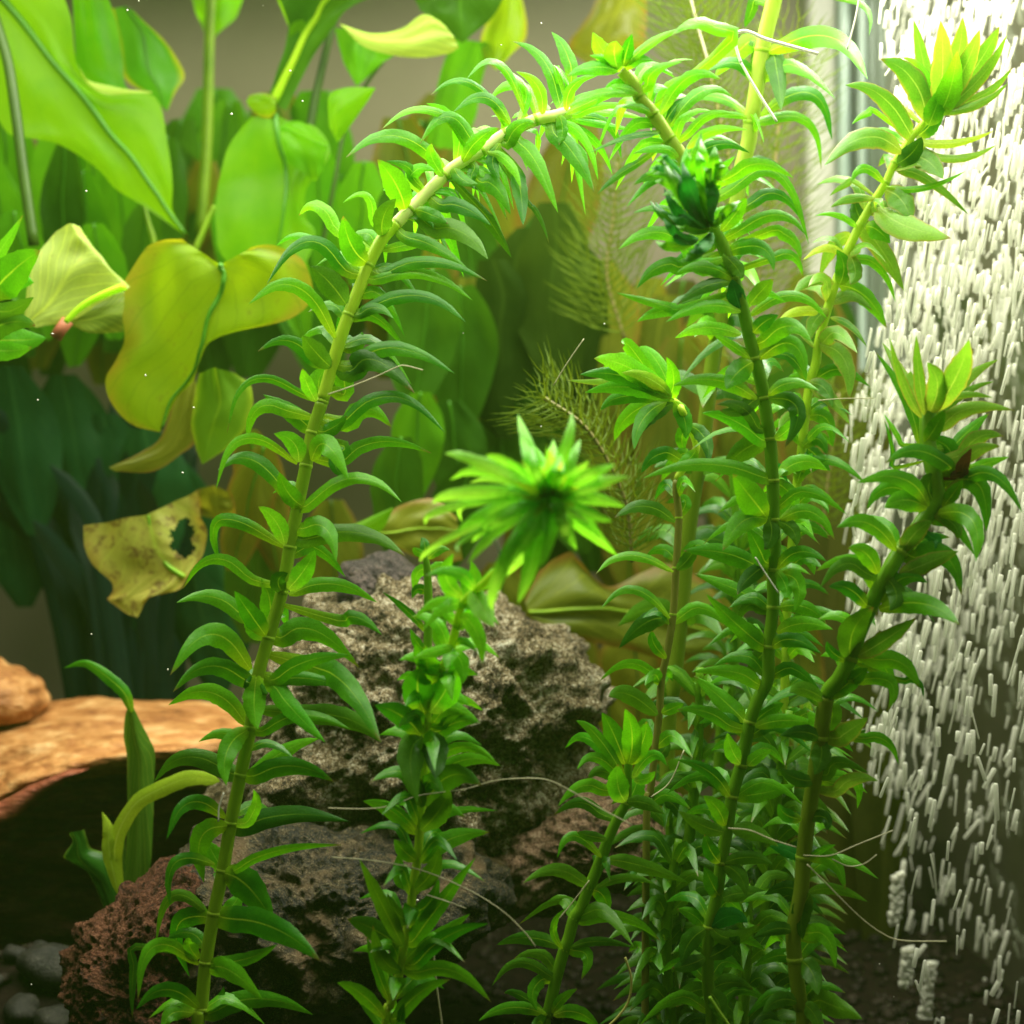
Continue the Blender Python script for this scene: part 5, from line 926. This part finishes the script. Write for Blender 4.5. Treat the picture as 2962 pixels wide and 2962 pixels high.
petiole(4, [(830, 985), (845, 1060), (880, 1180), (940, 1270), (1030, 1330)], 40.2, 30, simple_mat('green_rib', [(.3, (.1, .45, .02)), (.7, (.4, .6, .03))], .6, .4, .1, trans=.4), sw, .4)
blade(4, [((1100, 840), (1200, 820), (1290, 860)), ((1100, 920), (1210, 920), (1312, 930)), ((1120, 990), (1220, 1010), (1308, 990))], 41.5, 41.8, GOL, sw, seed=24)
petiole(1, [(-40, 60), (40, 330), (90, 640), (130, 950), (190, 1370)], 41.6, 66, M_pet, sw, .1)
petiole(1, [(1200, 1150), (1150, 1260), (1090, 1400)], 44, 40, M_petl, sw)
petiole(1, [(800, 1130), (830, 1250), (860, 1350), (860, 1500)], 44.5, 36, M_petl, sw)
petiole(1, [(1880, 60), (1830, 250), (1760, 560), (1700, 900)], 45, 56, M_pet, sw)
# dim leaves further back, standing upright
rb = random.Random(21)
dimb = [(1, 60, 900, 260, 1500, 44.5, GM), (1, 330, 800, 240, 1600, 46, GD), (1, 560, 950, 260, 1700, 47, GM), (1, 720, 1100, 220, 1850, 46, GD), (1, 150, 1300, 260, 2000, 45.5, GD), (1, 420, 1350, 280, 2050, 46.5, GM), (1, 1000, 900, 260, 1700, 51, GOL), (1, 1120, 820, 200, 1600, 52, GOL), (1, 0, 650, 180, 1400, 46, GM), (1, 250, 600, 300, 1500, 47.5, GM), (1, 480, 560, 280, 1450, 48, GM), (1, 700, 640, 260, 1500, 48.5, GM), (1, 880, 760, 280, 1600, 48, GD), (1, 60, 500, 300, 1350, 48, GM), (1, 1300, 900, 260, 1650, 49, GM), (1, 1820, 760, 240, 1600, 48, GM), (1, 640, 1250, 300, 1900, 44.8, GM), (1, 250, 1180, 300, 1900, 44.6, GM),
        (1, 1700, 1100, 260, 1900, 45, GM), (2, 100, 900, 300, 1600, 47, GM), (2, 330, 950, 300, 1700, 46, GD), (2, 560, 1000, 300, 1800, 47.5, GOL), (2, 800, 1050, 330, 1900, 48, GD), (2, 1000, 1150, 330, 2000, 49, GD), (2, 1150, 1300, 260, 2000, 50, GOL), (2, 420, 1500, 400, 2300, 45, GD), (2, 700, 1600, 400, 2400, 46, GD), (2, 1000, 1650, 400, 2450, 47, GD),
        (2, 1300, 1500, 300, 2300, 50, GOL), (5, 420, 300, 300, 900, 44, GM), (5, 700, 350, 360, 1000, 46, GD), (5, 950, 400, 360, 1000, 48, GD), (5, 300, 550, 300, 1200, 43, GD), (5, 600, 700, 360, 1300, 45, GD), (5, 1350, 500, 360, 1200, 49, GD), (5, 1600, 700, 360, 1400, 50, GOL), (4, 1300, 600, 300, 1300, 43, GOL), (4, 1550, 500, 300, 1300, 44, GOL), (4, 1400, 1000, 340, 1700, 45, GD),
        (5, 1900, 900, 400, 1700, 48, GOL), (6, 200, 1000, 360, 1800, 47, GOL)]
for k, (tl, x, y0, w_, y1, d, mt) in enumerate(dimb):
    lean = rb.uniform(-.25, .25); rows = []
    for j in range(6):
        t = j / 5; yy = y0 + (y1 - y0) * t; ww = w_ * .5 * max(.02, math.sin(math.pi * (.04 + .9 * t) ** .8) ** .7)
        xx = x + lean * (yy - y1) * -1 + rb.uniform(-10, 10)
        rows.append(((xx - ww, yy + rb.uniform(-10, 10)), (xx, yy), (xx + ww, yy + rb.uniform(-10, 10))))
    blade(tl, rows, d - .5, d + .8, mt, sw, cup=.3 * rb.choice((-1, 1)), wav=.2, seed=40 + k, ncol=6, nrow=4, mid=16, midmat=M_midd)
far = thing('sword_plant', 'murky mass of dim sword leaves far back behind the arch', 'aquatic plant', (0, 55, FLOOR))
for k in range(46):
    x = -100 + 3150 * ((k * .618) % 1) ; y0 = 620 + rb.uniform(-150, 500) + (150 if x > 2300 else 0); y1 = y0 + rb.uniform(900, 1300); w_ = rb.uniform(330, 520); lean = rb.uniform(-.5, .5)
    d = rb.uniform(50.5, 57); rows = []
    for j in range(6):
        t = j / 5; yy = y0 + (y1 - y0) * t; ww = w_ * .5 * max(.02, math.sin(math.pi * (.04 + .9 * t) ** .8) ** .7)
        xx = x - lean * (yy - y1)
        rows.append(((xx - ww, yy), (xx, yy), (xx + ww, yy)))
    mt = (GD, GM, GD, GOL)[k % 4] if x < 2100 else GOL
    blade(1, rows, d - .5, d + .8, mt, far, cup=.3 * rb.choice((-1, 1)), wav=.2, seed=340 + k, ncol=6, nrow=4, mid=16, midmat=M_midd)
for k in range(26):
    x = 3000 + 1750 * ((k * .618) % 1); y0 = rb.uniform(1500, 2500); y1 = y0 + rb.uniform(900, 1300); w_ = rb.uniform(300, 460); lean = rb.uniform(-.35, .35); d = rb.uniform(50, 57); rows = []
    for j in range(6):
        t = j / 5; yy = y0 + (y1 - y0) * t; ww = w_ * .5 * max(.02, math.sin(math.pi * (.04 + .9 * t) ** .8) ** .7); xx = x - lean * (yy - y1)
        rows.append(((xx - ww, yy), (xx, yy), (xx + ww, yy)))
    blade(1, rows, d - .5, d + .8, (GOL, GD, GBK)[k % 3], far, cup=.3 * rb.choice((-1, 1)), wav=.2, seed=540 + k, ncol=6, nrow=4, mid=14, midmat=M_midd)
for k, (x, y0, y1, w_, d) in enumerate([(4640, 2150, 4300, 330, 50), (4780, 2350, 4600, 300, 48.5), (4880, 3050, 5400, 260, 47.5), (4700, 3300, 5500, 380, 48), (4560, 2900, 5200, 340, 51), (4930, 3900, 5600, 300, 47)]):  # dark blades added so the foot of the corner post fades out
    rows = []
    for j in range(6):
        t = j / 5; yy = y0 + (y1 - y0) * t; ww = w_ * .5 * max(.02, math.sin(math.pi * (.04 + .9 * t) ** .8) ** .7)
        rows.append(((x - ww, yy), (x + 20 * math.sin(t * 4), yy), (x + ww, yy)))
    blade(1, rows, d - .4, d + .4, GBK, far, cup=.3, wav=.2, seed=640 + k, ncol=6, nrow=4)
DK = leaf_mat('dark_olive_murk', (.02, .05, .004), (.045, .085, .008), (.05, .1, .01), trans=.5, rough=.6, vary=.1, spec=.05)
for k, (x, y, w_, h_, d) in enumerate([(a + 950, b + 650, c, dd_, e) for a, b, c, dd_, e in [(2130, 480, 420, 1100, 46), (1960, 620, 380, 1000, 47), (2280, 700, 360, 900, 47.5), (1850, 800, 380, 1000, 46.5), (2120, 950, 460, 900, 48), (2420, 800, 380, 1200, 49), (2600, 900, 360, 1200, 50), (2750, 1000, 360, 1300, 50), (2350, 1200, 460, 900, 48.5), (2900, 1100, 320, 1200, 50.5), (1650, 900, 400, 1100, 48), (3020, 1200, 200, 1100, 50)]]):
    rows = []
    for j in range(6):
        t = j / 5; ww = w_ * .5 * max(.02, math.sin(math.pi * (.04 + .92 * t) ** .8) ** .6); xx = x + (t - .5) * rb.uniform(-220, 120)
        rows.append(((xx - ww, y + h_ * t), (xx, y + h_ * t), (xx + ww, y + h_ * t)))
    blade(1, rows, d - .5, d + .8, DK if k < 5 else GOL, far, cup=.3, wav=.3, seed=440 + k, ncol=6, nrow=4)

sp2 = thing('sword_plant', 'olive brown sword plant low behind the boulder with wide wavy leaves', 'aquatic plant', (3, 46, FLOOR))
blade(5, [((1040, 1470), (1060, 1525), (1080, 1570)), ((1130, 1290), (1180, 1520), (1200, 1650)), ((1280, 1192), (1340, 1510), (1380, 1690)), ((1350, 1250), (1480, 1508), (1500, 1720)), ((1500, 1385), (1600, 1520), (1620, 1740)), ((1700, 1310), (1780, 1550), (1800, 1790)), ((1860, 1262), (1920, 1590), (1950, 1800)), ((2080, 1390), (2100, 1640), (2120, 1770)), ((2250, 1690), (2260, 1700), (2262, 1710))],
      42, 43.5, GOL, sp2, cup=.2, mid=18, midmat=M_petl, seed=61, label='wide olive leaf with a wavy reddish rim')
blade(5, [((190, 1060), (200, 1090), (210, 1115)), ((300, 955), (320, 1080), (380, 1200)), ((420, 905), (440, 1060), (470, 1242)), ((550, 898), (570, 1060), (612, 1247)), ((660, 1000), (675, 1080), (690, 1240))], 41, 41.5, GOL, sp2, cup=.3, mid=14, midmat=M_petl, seed=62)
blade(5, [((-20, 1095), (-10, 1110), (0, 1125)), ((90, 1035), (110, 1070), (130, 1120)), ((200, 985), (215, 1010), (235, 1075)), ((300, 942), (303, 946), (306, 952))], 40.6, 40.8, YG, sp2, cup=.4, seed=63)
for k, (tl, x, y0, w_, y1, d) in enumerate([(5, 1250, 1560, 460, 2300, 45), (5, 1650, 1600, 460, 2400, 46), (6, 100, 1500, 420, 2300, 45.5), (5, 900, 1250, 360, 1900, 46), (8, 1500, 100, 380, 800, 43.5), (8, 1850, 200, 380, 900, 44), (6, 650, 1500, 360, 2300, 46), (9, 500, 100, 360, 900, 44), (5, 300, 1250, 360, 1800, 47), (4, 1850, 900, 360, 1700, 47)]):
    rows = []
    for j in range(6):
        t = j / 5; yy = y0 + (y1 - y0) * t; ww = w_ * .5 * max(.02, math.sin(math.pi * (.04 + .9 * t) ** .8) ** .7)
        rows.append(((x - ww, yy), (x + 20 * math.sin(t * 3), yy), (x + ww, yy)))
    blade(tl, rows, d - .4, d + .6, GOL, sp2, cup=.3, wav=.25, seed=80 + k, ncol=6, nrow=4, mid=14, midmat=M_pet)

# ---- dark strap leaved clump at the left ----
st = thing('strap_leaf_clump', 'dark blue green clump of long strap leaves fanning up behind the driftwood', 'aquatic plant', (-9.5, 50, FLOOR))
rs = random.Random(77)
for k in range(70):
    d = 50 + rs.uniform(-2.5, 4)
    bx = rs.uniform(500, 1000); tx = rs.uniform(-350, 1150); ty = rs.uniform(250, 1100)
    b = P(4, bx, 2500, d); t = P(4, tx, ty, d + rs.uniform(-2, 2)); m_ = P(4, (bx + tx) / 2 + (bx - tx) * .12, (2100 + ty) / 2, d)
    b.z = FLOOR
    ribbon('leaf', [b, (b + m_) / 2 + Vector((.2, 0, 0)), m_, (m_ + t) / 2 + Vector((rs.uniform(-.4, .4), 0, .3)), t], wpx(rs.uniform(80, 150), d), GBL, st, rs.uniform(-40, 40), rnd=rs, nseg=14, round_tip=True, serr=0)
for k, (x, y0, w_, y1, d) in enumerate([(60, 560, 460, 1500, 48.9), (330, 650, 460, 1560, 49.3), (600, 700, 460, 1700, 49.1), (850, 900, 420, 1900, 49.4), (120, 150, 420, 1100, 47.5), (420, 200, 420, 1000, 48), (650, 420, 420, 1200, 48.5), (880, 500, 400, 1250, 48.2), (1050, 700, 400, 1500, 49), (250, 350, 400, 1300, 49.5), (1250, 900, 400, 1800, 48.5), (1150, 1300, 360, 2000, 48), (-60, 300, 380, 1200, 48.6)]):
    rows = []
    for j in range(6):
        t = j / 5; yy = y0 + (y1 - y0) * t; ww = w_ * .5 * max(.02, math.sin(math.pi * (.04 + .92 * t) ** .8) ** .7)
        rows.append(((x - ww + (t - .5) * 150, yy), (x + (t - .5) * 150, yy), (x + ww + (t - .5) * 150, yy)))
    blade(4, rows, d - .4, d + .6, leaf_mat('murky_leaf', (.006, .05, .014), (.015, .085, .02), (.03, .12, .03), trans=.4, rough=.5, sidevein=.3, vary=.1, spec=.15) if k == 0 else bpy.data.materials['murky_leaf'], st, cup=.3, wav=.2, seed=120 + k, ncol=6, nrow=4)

# ---- small curled plant before the driftwood ----
sm = thing('small_curled_plant', 'small green plant with a tall tube shaped leaf in front of the driftwood', 'aquatic plant', tuple(P(7, 700, 1400, 37)[:2]) + (FLOOR,))
TUB = leaf_mat('tube_leaf', (.04, .12, .01), (.09, .22, .015), (.3, .45, .05), trans=.4, rough=.35, sidevein=.7, veinw=.02, vary=.2)
blade(7, [((715, 150), (728, 160), (742, 160)), ((688, 230), (735, 240), (778, 250)), ((678, 340), (750, 350), (822, 345)), ((695, 450), (775, 450), (852, 430)), ((698, 600), (775, 600), (848, 600)), ((698, 780), (772, 780), (846, 780)), ((690, 1000), (760, 1000), (835, 1000)), ((670, 1200), (735, 1200), (812, 1160)), ((640, 1420), (700, 1420), (760, 1420))], 36.4, 36.8, TUB, sm, cup=.9, wav=.03, seed=200, ncol=10)
ribbon('leaf', [P(7, 735, 190, 36.4), P(7, 700, 90, 36.4), P(7, 620, 10, 36.5), P(4, 480, 1815, 36.7), P(4, 355, 1840, 36.8)], wpx(75, 36.5), M_leaf, sm, 10, nseg=16)
ribbon('leaf', [P(7, 690, 1250, 36.2), P(7, 640, 950, 36), P(7, 740, 720, 35.9), P(7, 900, 615, 35.8), P(7, 1070, 555, 35.8), P(7, 1230, 575, 35.9)], wpx(90, 36), M_leaf_yel, sm, 14, nseg=25, round_tip=True)
ribbon('leaf', [P(7, 660, 1200, 36.1), P(7, 610, 970, 36), P(7, 605, 850, 36), P(7, 570, 745, 36.1)], wpx(85, 36), M_leaf_yel, sm, 6)
blade(7, [((380, 870), (400, 860), (465, 850)), ((400, 920), (430, 920), (480, 900)), ((345, 1000), (440, 1000), (500, 960)), ((380, 1035), (480, 1050), (600, 1000)), ((480, 1100), (560, 1130), (640, 1080)), ((560, 1250), (610, 1250), (680, 1200)), ((620, 1400), (650, 1400), (700, 1400))], 36.6, 36.8, leaf_mat('curl_leaf', (.03, .14, .01), (.05, .2, .015), (.2, .45, .05), trans=.4, edge=(.3, .5, .05)), sm, cup=.6, seed=201)
blade(7, [((600, 900), (640, 880), (690, 850)), ((590, 1050), (640, 1050), (700, 1050)), ((600, 1250), (650, 1250), (700, 1250)), ((640, 1400), (660, 1400), (700, 1400))], 36.9, 37, TUB, sm, cup=.6, seed=202)

# ================= feathery hornwort =================
M_horn = leaf_mat('hornwort_needle', (.07, .12, .007), (.13, .2, .013), (.22, .3, .04), trans=.35, rough=.5, spec=.1)
def hornwort(label, pts, d, seed, R0=1.2, step=.42, n=9):
    rr = random.Random(seed)
    path = cat_rom([P(tl, x, y, d) for tl, x, y in pts], 8)
    t = thing('hornwort', label, 'aquatic plant', path[-1], 'feathery hornwort sprigs')
    tube('stem', path, .045, simple_mat('hornwort_stem', [(.3, (.14, .12, .03)), (.7, (.24, .2, .06))], 2, .5, 0) if 'hornwort_stem' not in bpy.data.materials else bpy.data.materials['hornwort_stem'], t, 6)
    V, Fc, UV = [], [], []
    acc = 0
    def needle(a, b, c, w_):
        i0 = len(V); s = (c - a).cross(Vector((rr.uniform(-.3, .3), 1, rr.uniform(-.3, .3)))).normalized() * w_
        for q, k in ((a, 1), (b, .9), (c, .15)):
            V.append(q - s * k); V.append(q + s * k); UV.append((.1, .5)); UV.append((.9, .5))
        Fc.append((i0, i0 + 1, i0 + 3, i0 + 2)); Fc.append((i0 + 2, i0 + 3, i0 + 5, i0 + 4))
    for i in range(1, len(path)):
        seg = path[i] - path[i - 1]
        m = max(1, int(seg.length / step))
        for j in range(m):
            c = path[i - 1] + seg * j / m
            ax = -seg.normalized(); u = ax.orthogonal().normalized(); v = ax.cross(u)
            for k in range(n):
                a = 2 * math.pi * k / n + rr.uniform(-.2, .2)
                o = u * math.cos(a) + v * math.sin(a); L = R0 * rr.uniform(.6, 1.1)
                f1 = c + (o * .55 + ax * .25) * L
                needle(c, (c + f1) / 2 - ax * .02, f1, .017)
                for s in (-1, 1):
                    side = (u * -math.sin(a) + v * math.cos(a)) * s * .16
                    e = f1 + (o * .4 + ax * .38 + side) * L
                    needle(f1, (f1 + e) / 2 - ax * .05 + side * .25 * L, e, .013)
    o = mesh('needles', V, Fc, M_horn, t, UV); o['kind'] = 'stuff'
hornwort('feathery hornwort sprig behind the knotted stem near the top right', [(3, 60, -60), (3, 120, 200), (3, 170, 400), (3, 240, 700), (3, 300, 1000), (3, 330, 1400)], 40, 1, 1.7)
hornwort('loose hornwort sprig hanging in the murky gap below the arch', [(2, 1560, 900), (2, 1530, 1250), (2, 1500, 1550), (2, 1600, 1900)], 42, 2, 1.7)
hornwort('hornwort sprig level with the rosette, behind the thin brown stem', [(5, 1150, 330), (5, 1400, 520), (5, 1600, 900), (5, 1640, 1250)], 36, 3, 1.3)
hornwort('hornwort sprig behind the slender olive stem close to the corner post', [(3, 620, 250), (3, 560, 700), (3, 500, 1300), (3, 420, 1700), (6, 400, 300)], 41, 4, 1.7)
hornwort('sparse hornwort sprig low between thicket and bubbles', [(6, 900, 300), (6, 850, 700), (6, 800, 1100)], 42, 5, 1.3, n=8)

# ================= loose roots, threads =================
M_root = simple_mat('pale_root', [(.3, (.45, .42, .25)), (.7, (.7, .66, .45))], 2, .5, .1, trans=.3)
M_rootw = simple_mat('white_root', [(.3, (.8, .78, .68)), (.7, (.95, .92, .85))], 2, .5, .1, trans=.2)
def root(pts, d, width, label, mat=M_root, closer=0.):
    q = cat_rom([P(tl, x, y, (d[i] if isinstance(d, (list, tuple)) else d)) for i, (tl, x, y) in enumerate(pts)], 8)
    o = tube('hair_root', q, .72 * wpx(width, d[0] if isinstance(d, (list, tuple)) else d) / 2, mat, None, 6)
    tag(o, label, 'root')
root([(3, 780, 300), (3, 600, 250), (3, 480, 215), (3, 400, 180), (3, 350, 175), (3, 315, 205), (3, 330, 290), (3, 350, 350)], 31, 26, 'thick white root bent over a leaf at the top right', M_rootw)
root([(3, 350, 350), (3, 400, 440), (3, 460, 540), (3, 550, 680)], 31, 20, 'white root slanting down across the thick pale stem', M_rootw)
root([(3, 1015, -40), (3, 990, 100), (3, 945, 275)], 31, 14, 'straight white thread hanging from the top edge onto a leaf', M_rootw)
root([(3, 60, -40), (3, 110, 150), (3, 180, 390)], 39, 18, 'tan thread running down left of the white bent root')
root([(8, -60, 725), (8, 150, 730), (8, 300, 710), (8, 450, 655), (8, 700, 620), (8, 860, 575), (8, 1000, 560), (8, 1150, 565), (8, 1280, 620), (8, 1450, 720), (8, 1640, 820)], 28.4, 9, 'long fine root arching across the dark hollow of the boulder')
root([(8, -40, 1000), (8, 200, 1020), (8, 450, 1070), (8, 700, 1170), (8, 900, 1290), (8, 1030, 1410), (8, 1100, 1500)], 28.4, 10, 'fine root sloping down to the right in front of the lower boulder')
root([(8, 530, 1530), (8, 545, 1700), (8, 580, 1960)], 29.5, 15, 'short tan root hanging straight down beside the rosette stem')
root([(8, 1600, 1560), (8, 1635, 1680), (8, 1620, 1800), (8, 1570, 1880), (8, 1500, 1950)], 30, 18, 'hook shaped yellow root at the bottom middle', simple_mat('yellow_root', [(.3, (.5, .5, .12)), (.7, (.7, .66, .2))], 2, .5, .1, trans=.3))
root([(9, 720, 1040), (9, 850, 1170), (9, 1000, 1320), (9, 1130, 1420), (9, 1250, 1465), (9, 1500, 1470)], 29, 11, 'long fine root sagging to the right in front of the dark wall and bubbles')
root([(9, 280, 838), (9, 400, 850), (9, 520, 900), (9, 660, 945)], 29, 11, 'pale root crossing the thicket just right of the brown stone')
root([(9, 700, 990), (9, 850, 990), (9, 1000, 930), (9, 1200, 850)], 29.4, 11, 'root rising to the right towards the bubble curtain')
root([(9, 860, 1010), (9, 950, 1050), (9, 1040, 1035), (9, 1110, 985)], 29.4, 10, 'short curled root just below the rising one beside the bubbles')
root([(9, 175, 1780), (9, 220, 1850), (9, 290, 1950)], 28.8, 26, 'thick lime green root at the bottom edge under the knotted stem', MATS['y'] if False else simple_mat('lime_root', [(.3, (.3, .55, .04)), (.7, (.5, .75, .08))], 2, .4, .1, trans=.4))
root([(5, -60, 310), (5, 60, 270), (5, 200, 215), (5, 320, 160), (5, 370, 150), (5, 470, 175)], 29.4, 10, 'fine pale thread sticking out right of the left stem')
root([(5, 1200, 260), (5, 1280, 130), (5, 1370, 0)], 31, 10, 'straight tan thread slanting up below the arch')
root([(5, 870, 1120), (5, 890, 1170), (5, 915, 1250)], 24.2, 22, 'short thick white root dangling under the star rosette', M_rootw)
root([(6, 430, 1220), (6, 480, 1300), (6, 560, 1420)], 29.6, 11, 'short white root lying over the knotted stem', M_rootw)
root([(6, 780, 345), (6, 900, 335), (6, 1090, 332)], 33, 8, 'horizontal fine thread between olive stem and far right crown')
root([(8, 1400, 1130), (8, 1300, 1260), (8, 1230, 1345)], 29.8, 9, 'pale thread slanting down left from the low middle stem')
root([(8, 1930, 400), (8, 1850, 580), (8, 1745, 665)], 31.5, 11, 'pale root curving down to the thin brown stem')
root([(8, 490, 1210), (8, 600, 1245), (8, 710, 1285)], 28.4, 9, 'short pale thread beside the rosette stem above its lowest whorls')
root([(7, 1250, 640), (7, 1225, 720), (7, 1220, 800)], 29.4, 12, 'tiny white root hooked on the left stem low down', M_rootw)

# ================= bubbles =================
m, ns, ls = nt('bubble_skin'); M_bub = m
out = N(ns, 'ShaderNodeOutputMaterial')
p = N(ns, 'ShaderNodeBsdfPrincipled', Roughness=.12); p.inputs['Base Color'].default_value = (.93, .92, .84, 1); p.inputs['Specular IOR Level'].default_value = .9
tr = N(ns, 'ShaderNodeBsdfTranslucent'); tr.inputs[0].default_value = (.95, .94, .84, 1)
mx = N(ns, 'ShaderNodeMixShader'); mx.inputs[0].default_value = .4
ls.new(p.outputs[0], mx.inputs[1]); ls.new(tr.outputs[0], mx.inputs[2])
tp = N(ns, 'ShaderNodeBsdfTransparent'); lw = N(ns, 'ShaderNodeLayerWeight', Blend=.35); m2 = N(ns, 'ShaderNodeMixShader')
ls.new(math_(ns, ls, 'MULTIPLY', math_(ns, ls, 'SUBTRACT', 1., lw.outputs[1], clamp=True), .38), m2.inputs[0]); ls.new(mx.outputs[0], m2.inputs[1]); ls.new(tp.outputs[0], m2.inputs[2]); ls.new(m2.outputs[0], out.inputs[0])
rb = random.Random(99)
V, Fc = [], []
def bubble(c, ln, r_, ax):
    i0 = len(V); up = ax; u = up.orthogonal().normalized(); v = up.cross(u)
    prof = [(-.5, .0), (-.49, .75), (-.45, 1), (.45, 1), (.49, .75), (.5, 0)]
    ns_ = 7
    V.append(c + up * ln * -.5)
    for h, k in prof[1:-1]:
        for a in range(ns_):
            t = 2 * math.pi * a / ns_; V.append(c + up * ln * h + (u * math.cos(t) + v * math.sin(t)) * r_ * k)
    V.append(c + up * ln * .5)
    for a in range(ns_):
        b = (a + 1) % ns_
        Fc.append((i0, i0 + 1 + b, i0 + 1 + a))
        for k in range(3): Fc.append((i0 + 1 + k * ns_ + a, i0 + 1 + k * ns_ + b, i0 + 1 + (k + 1) * ns_ + b, i0 + 1 + (k + 1) * ns_ + a))
        Fc.append((i0 + 1 + 3 * ns_ + a, i0 + 1 + 3 * ns_ + b, i0 + 1 + 4 * ns_))
cnt = 0
while cnt < 3000:
    x = rb.uniform(1590, 1985); y = rb.uniform(-380, 1960)
    t = y / 1932
    left = 1690 if y < 500 else (1690 - 90 * min(1, (y - 500) / 300) if y < 1400 else 1600 + 100 * min(1, (y - 1400) / 250))
    if y < 120: left = 1675
    if x < left + rb.uniform(-15, 20): continue
    dens = 1.6 if t < .25 else (1.6 - (t - .25) * 2.35 if t < .8 else .3 - (t - .8) * .9)
    if x > 1800 and t < .3: dens = 1.4
    clump = .45 + 1.3 * (noise.noise(Vector((x * .012, y * .006, 3))) + .3)
    if rb.random() > dens * max(.12, clump): continue
    d = rb.uniform(33.5, 47)
    q = PT((x / 1932, y / 1932), d)
    if q.x > XR - .15: continue
    cnt += 1
    ln = rb.uniform(.25, .6) * (1 + (rb.random() ** 3) * 1.1); r_ = (.018 + .045 * rb.random() ** 1.3) * (1.35 if rb.random() < .12 else 1)
    ax = Vector((.16 + rb.gauss(0, .08) + (rb.gauss(0, .25) if rb.random() < .15 + (t > .75) * .3 else 0), rb.gauss(0, .08), 1)).normalized()
    bubble(q, ln, r_, ax)
tag(mesh('bubble_curtain', V, Fc, M_bub), 'dense curtain of silvery air bubbles rising at the right side', 'bubbles', kind='stuff')
# stack of bubbles clinging in columns at the bottom
V, Fc = [], []
for (x0, y0, x1, y1) in ((1290, 1520, 1270, 1720), (1410, 1600, 1370, 1932), (1230, 1100, 1210, 1360)):
    for k in range(34):
        t = k / 33 + rb.uniform(-.02, .02); c = P(9, x0 + (x1 - x0) * t + rb.uniform(-12, 12), y0 + (y1 - y0) * t, 40)
        bubble(c, rb.uniform(.2, .32), rb.uniform(.08, .11), Vector((1, rb.uniform(-.3, .3), rb.uniform(-.3, .5))).normalized())
tag(mesh('bubble_string', V, Fc, M_bub), 'strings of small bubbles clinging together at the foot of the curtain', 'bubbles', kind='stuff')
# drifting specks
V, Fc = [], []
for (tl, x, y) in [(1, 712, 57), (1, 775, 5), (1, 1690, 565), (1, 1620, 395), (1, 1295, 637), (1, 482, 1068), (1, 292, 1865), (2, 908, 252), (2, 1485, 1810), (2, 695, 1862), (4, 212, 342), (4, 1082, 385), (4, 813, 205), (4, 510, 1650), (4, 1020, 750), (4, 1088, 1443), (5, 1130, 490), (1, 1470, 30), (7, 175, 1712), (8, 440, 1240), (9, 1205, 1780), (9, 1125, 1595), (6, 940, 1350), (2, 1130, 130), (4, 938, 1850)]:
    c = P(tl, x, y, 31 + rb.uniform(-1, 2)); r_ = rb.uniform(.012, .032); i0 = len(V)
    for q in ((1, 0, 0), (-1, 0, 0), (0, 1, 0), (0, -1, 0), (0, 0, 1), (0, 0, -1)): V.append(c + Vector(q) * r_ * rb.uniform(.5, 1.3))
    for f in ((0, 2, 4), (2, 1, 4), (1, 3, 4), (3, 0, 4), (2, 0, 5), (1, 2, 5), (3, 1, 5), (0, 3, 5)): Fc.append(tuple(i0 + i for i in f))
tag(mesh('drifting_specks', V, Fc, M_rootw), 'tiny white specks drifting in the water', 'specks', kind='stuff')

# ================= murky green water =================
m, ns, ls = nt('murky_water')
out = N(ns, 'ShaderNodeOutputMaterial'); pv = N(ns, 'ShaderNodeVolumePrincipled')
pv.inputs['Color'].default_value = (.45, .9, .14, 1); pv.inputs['Density'].default_value = .0005; pv.inputs['Anisotropy'].default_value = .2
ls.new(pv.outputs[0], out.inputs['Volume'])
hz = box('haze', -47, 15.5, -3, 63, FLOOR - 3, 31, m, None, 0)
tag(hz, kind='stuff'); hz['label'] = 'faint green haze of the tank water'
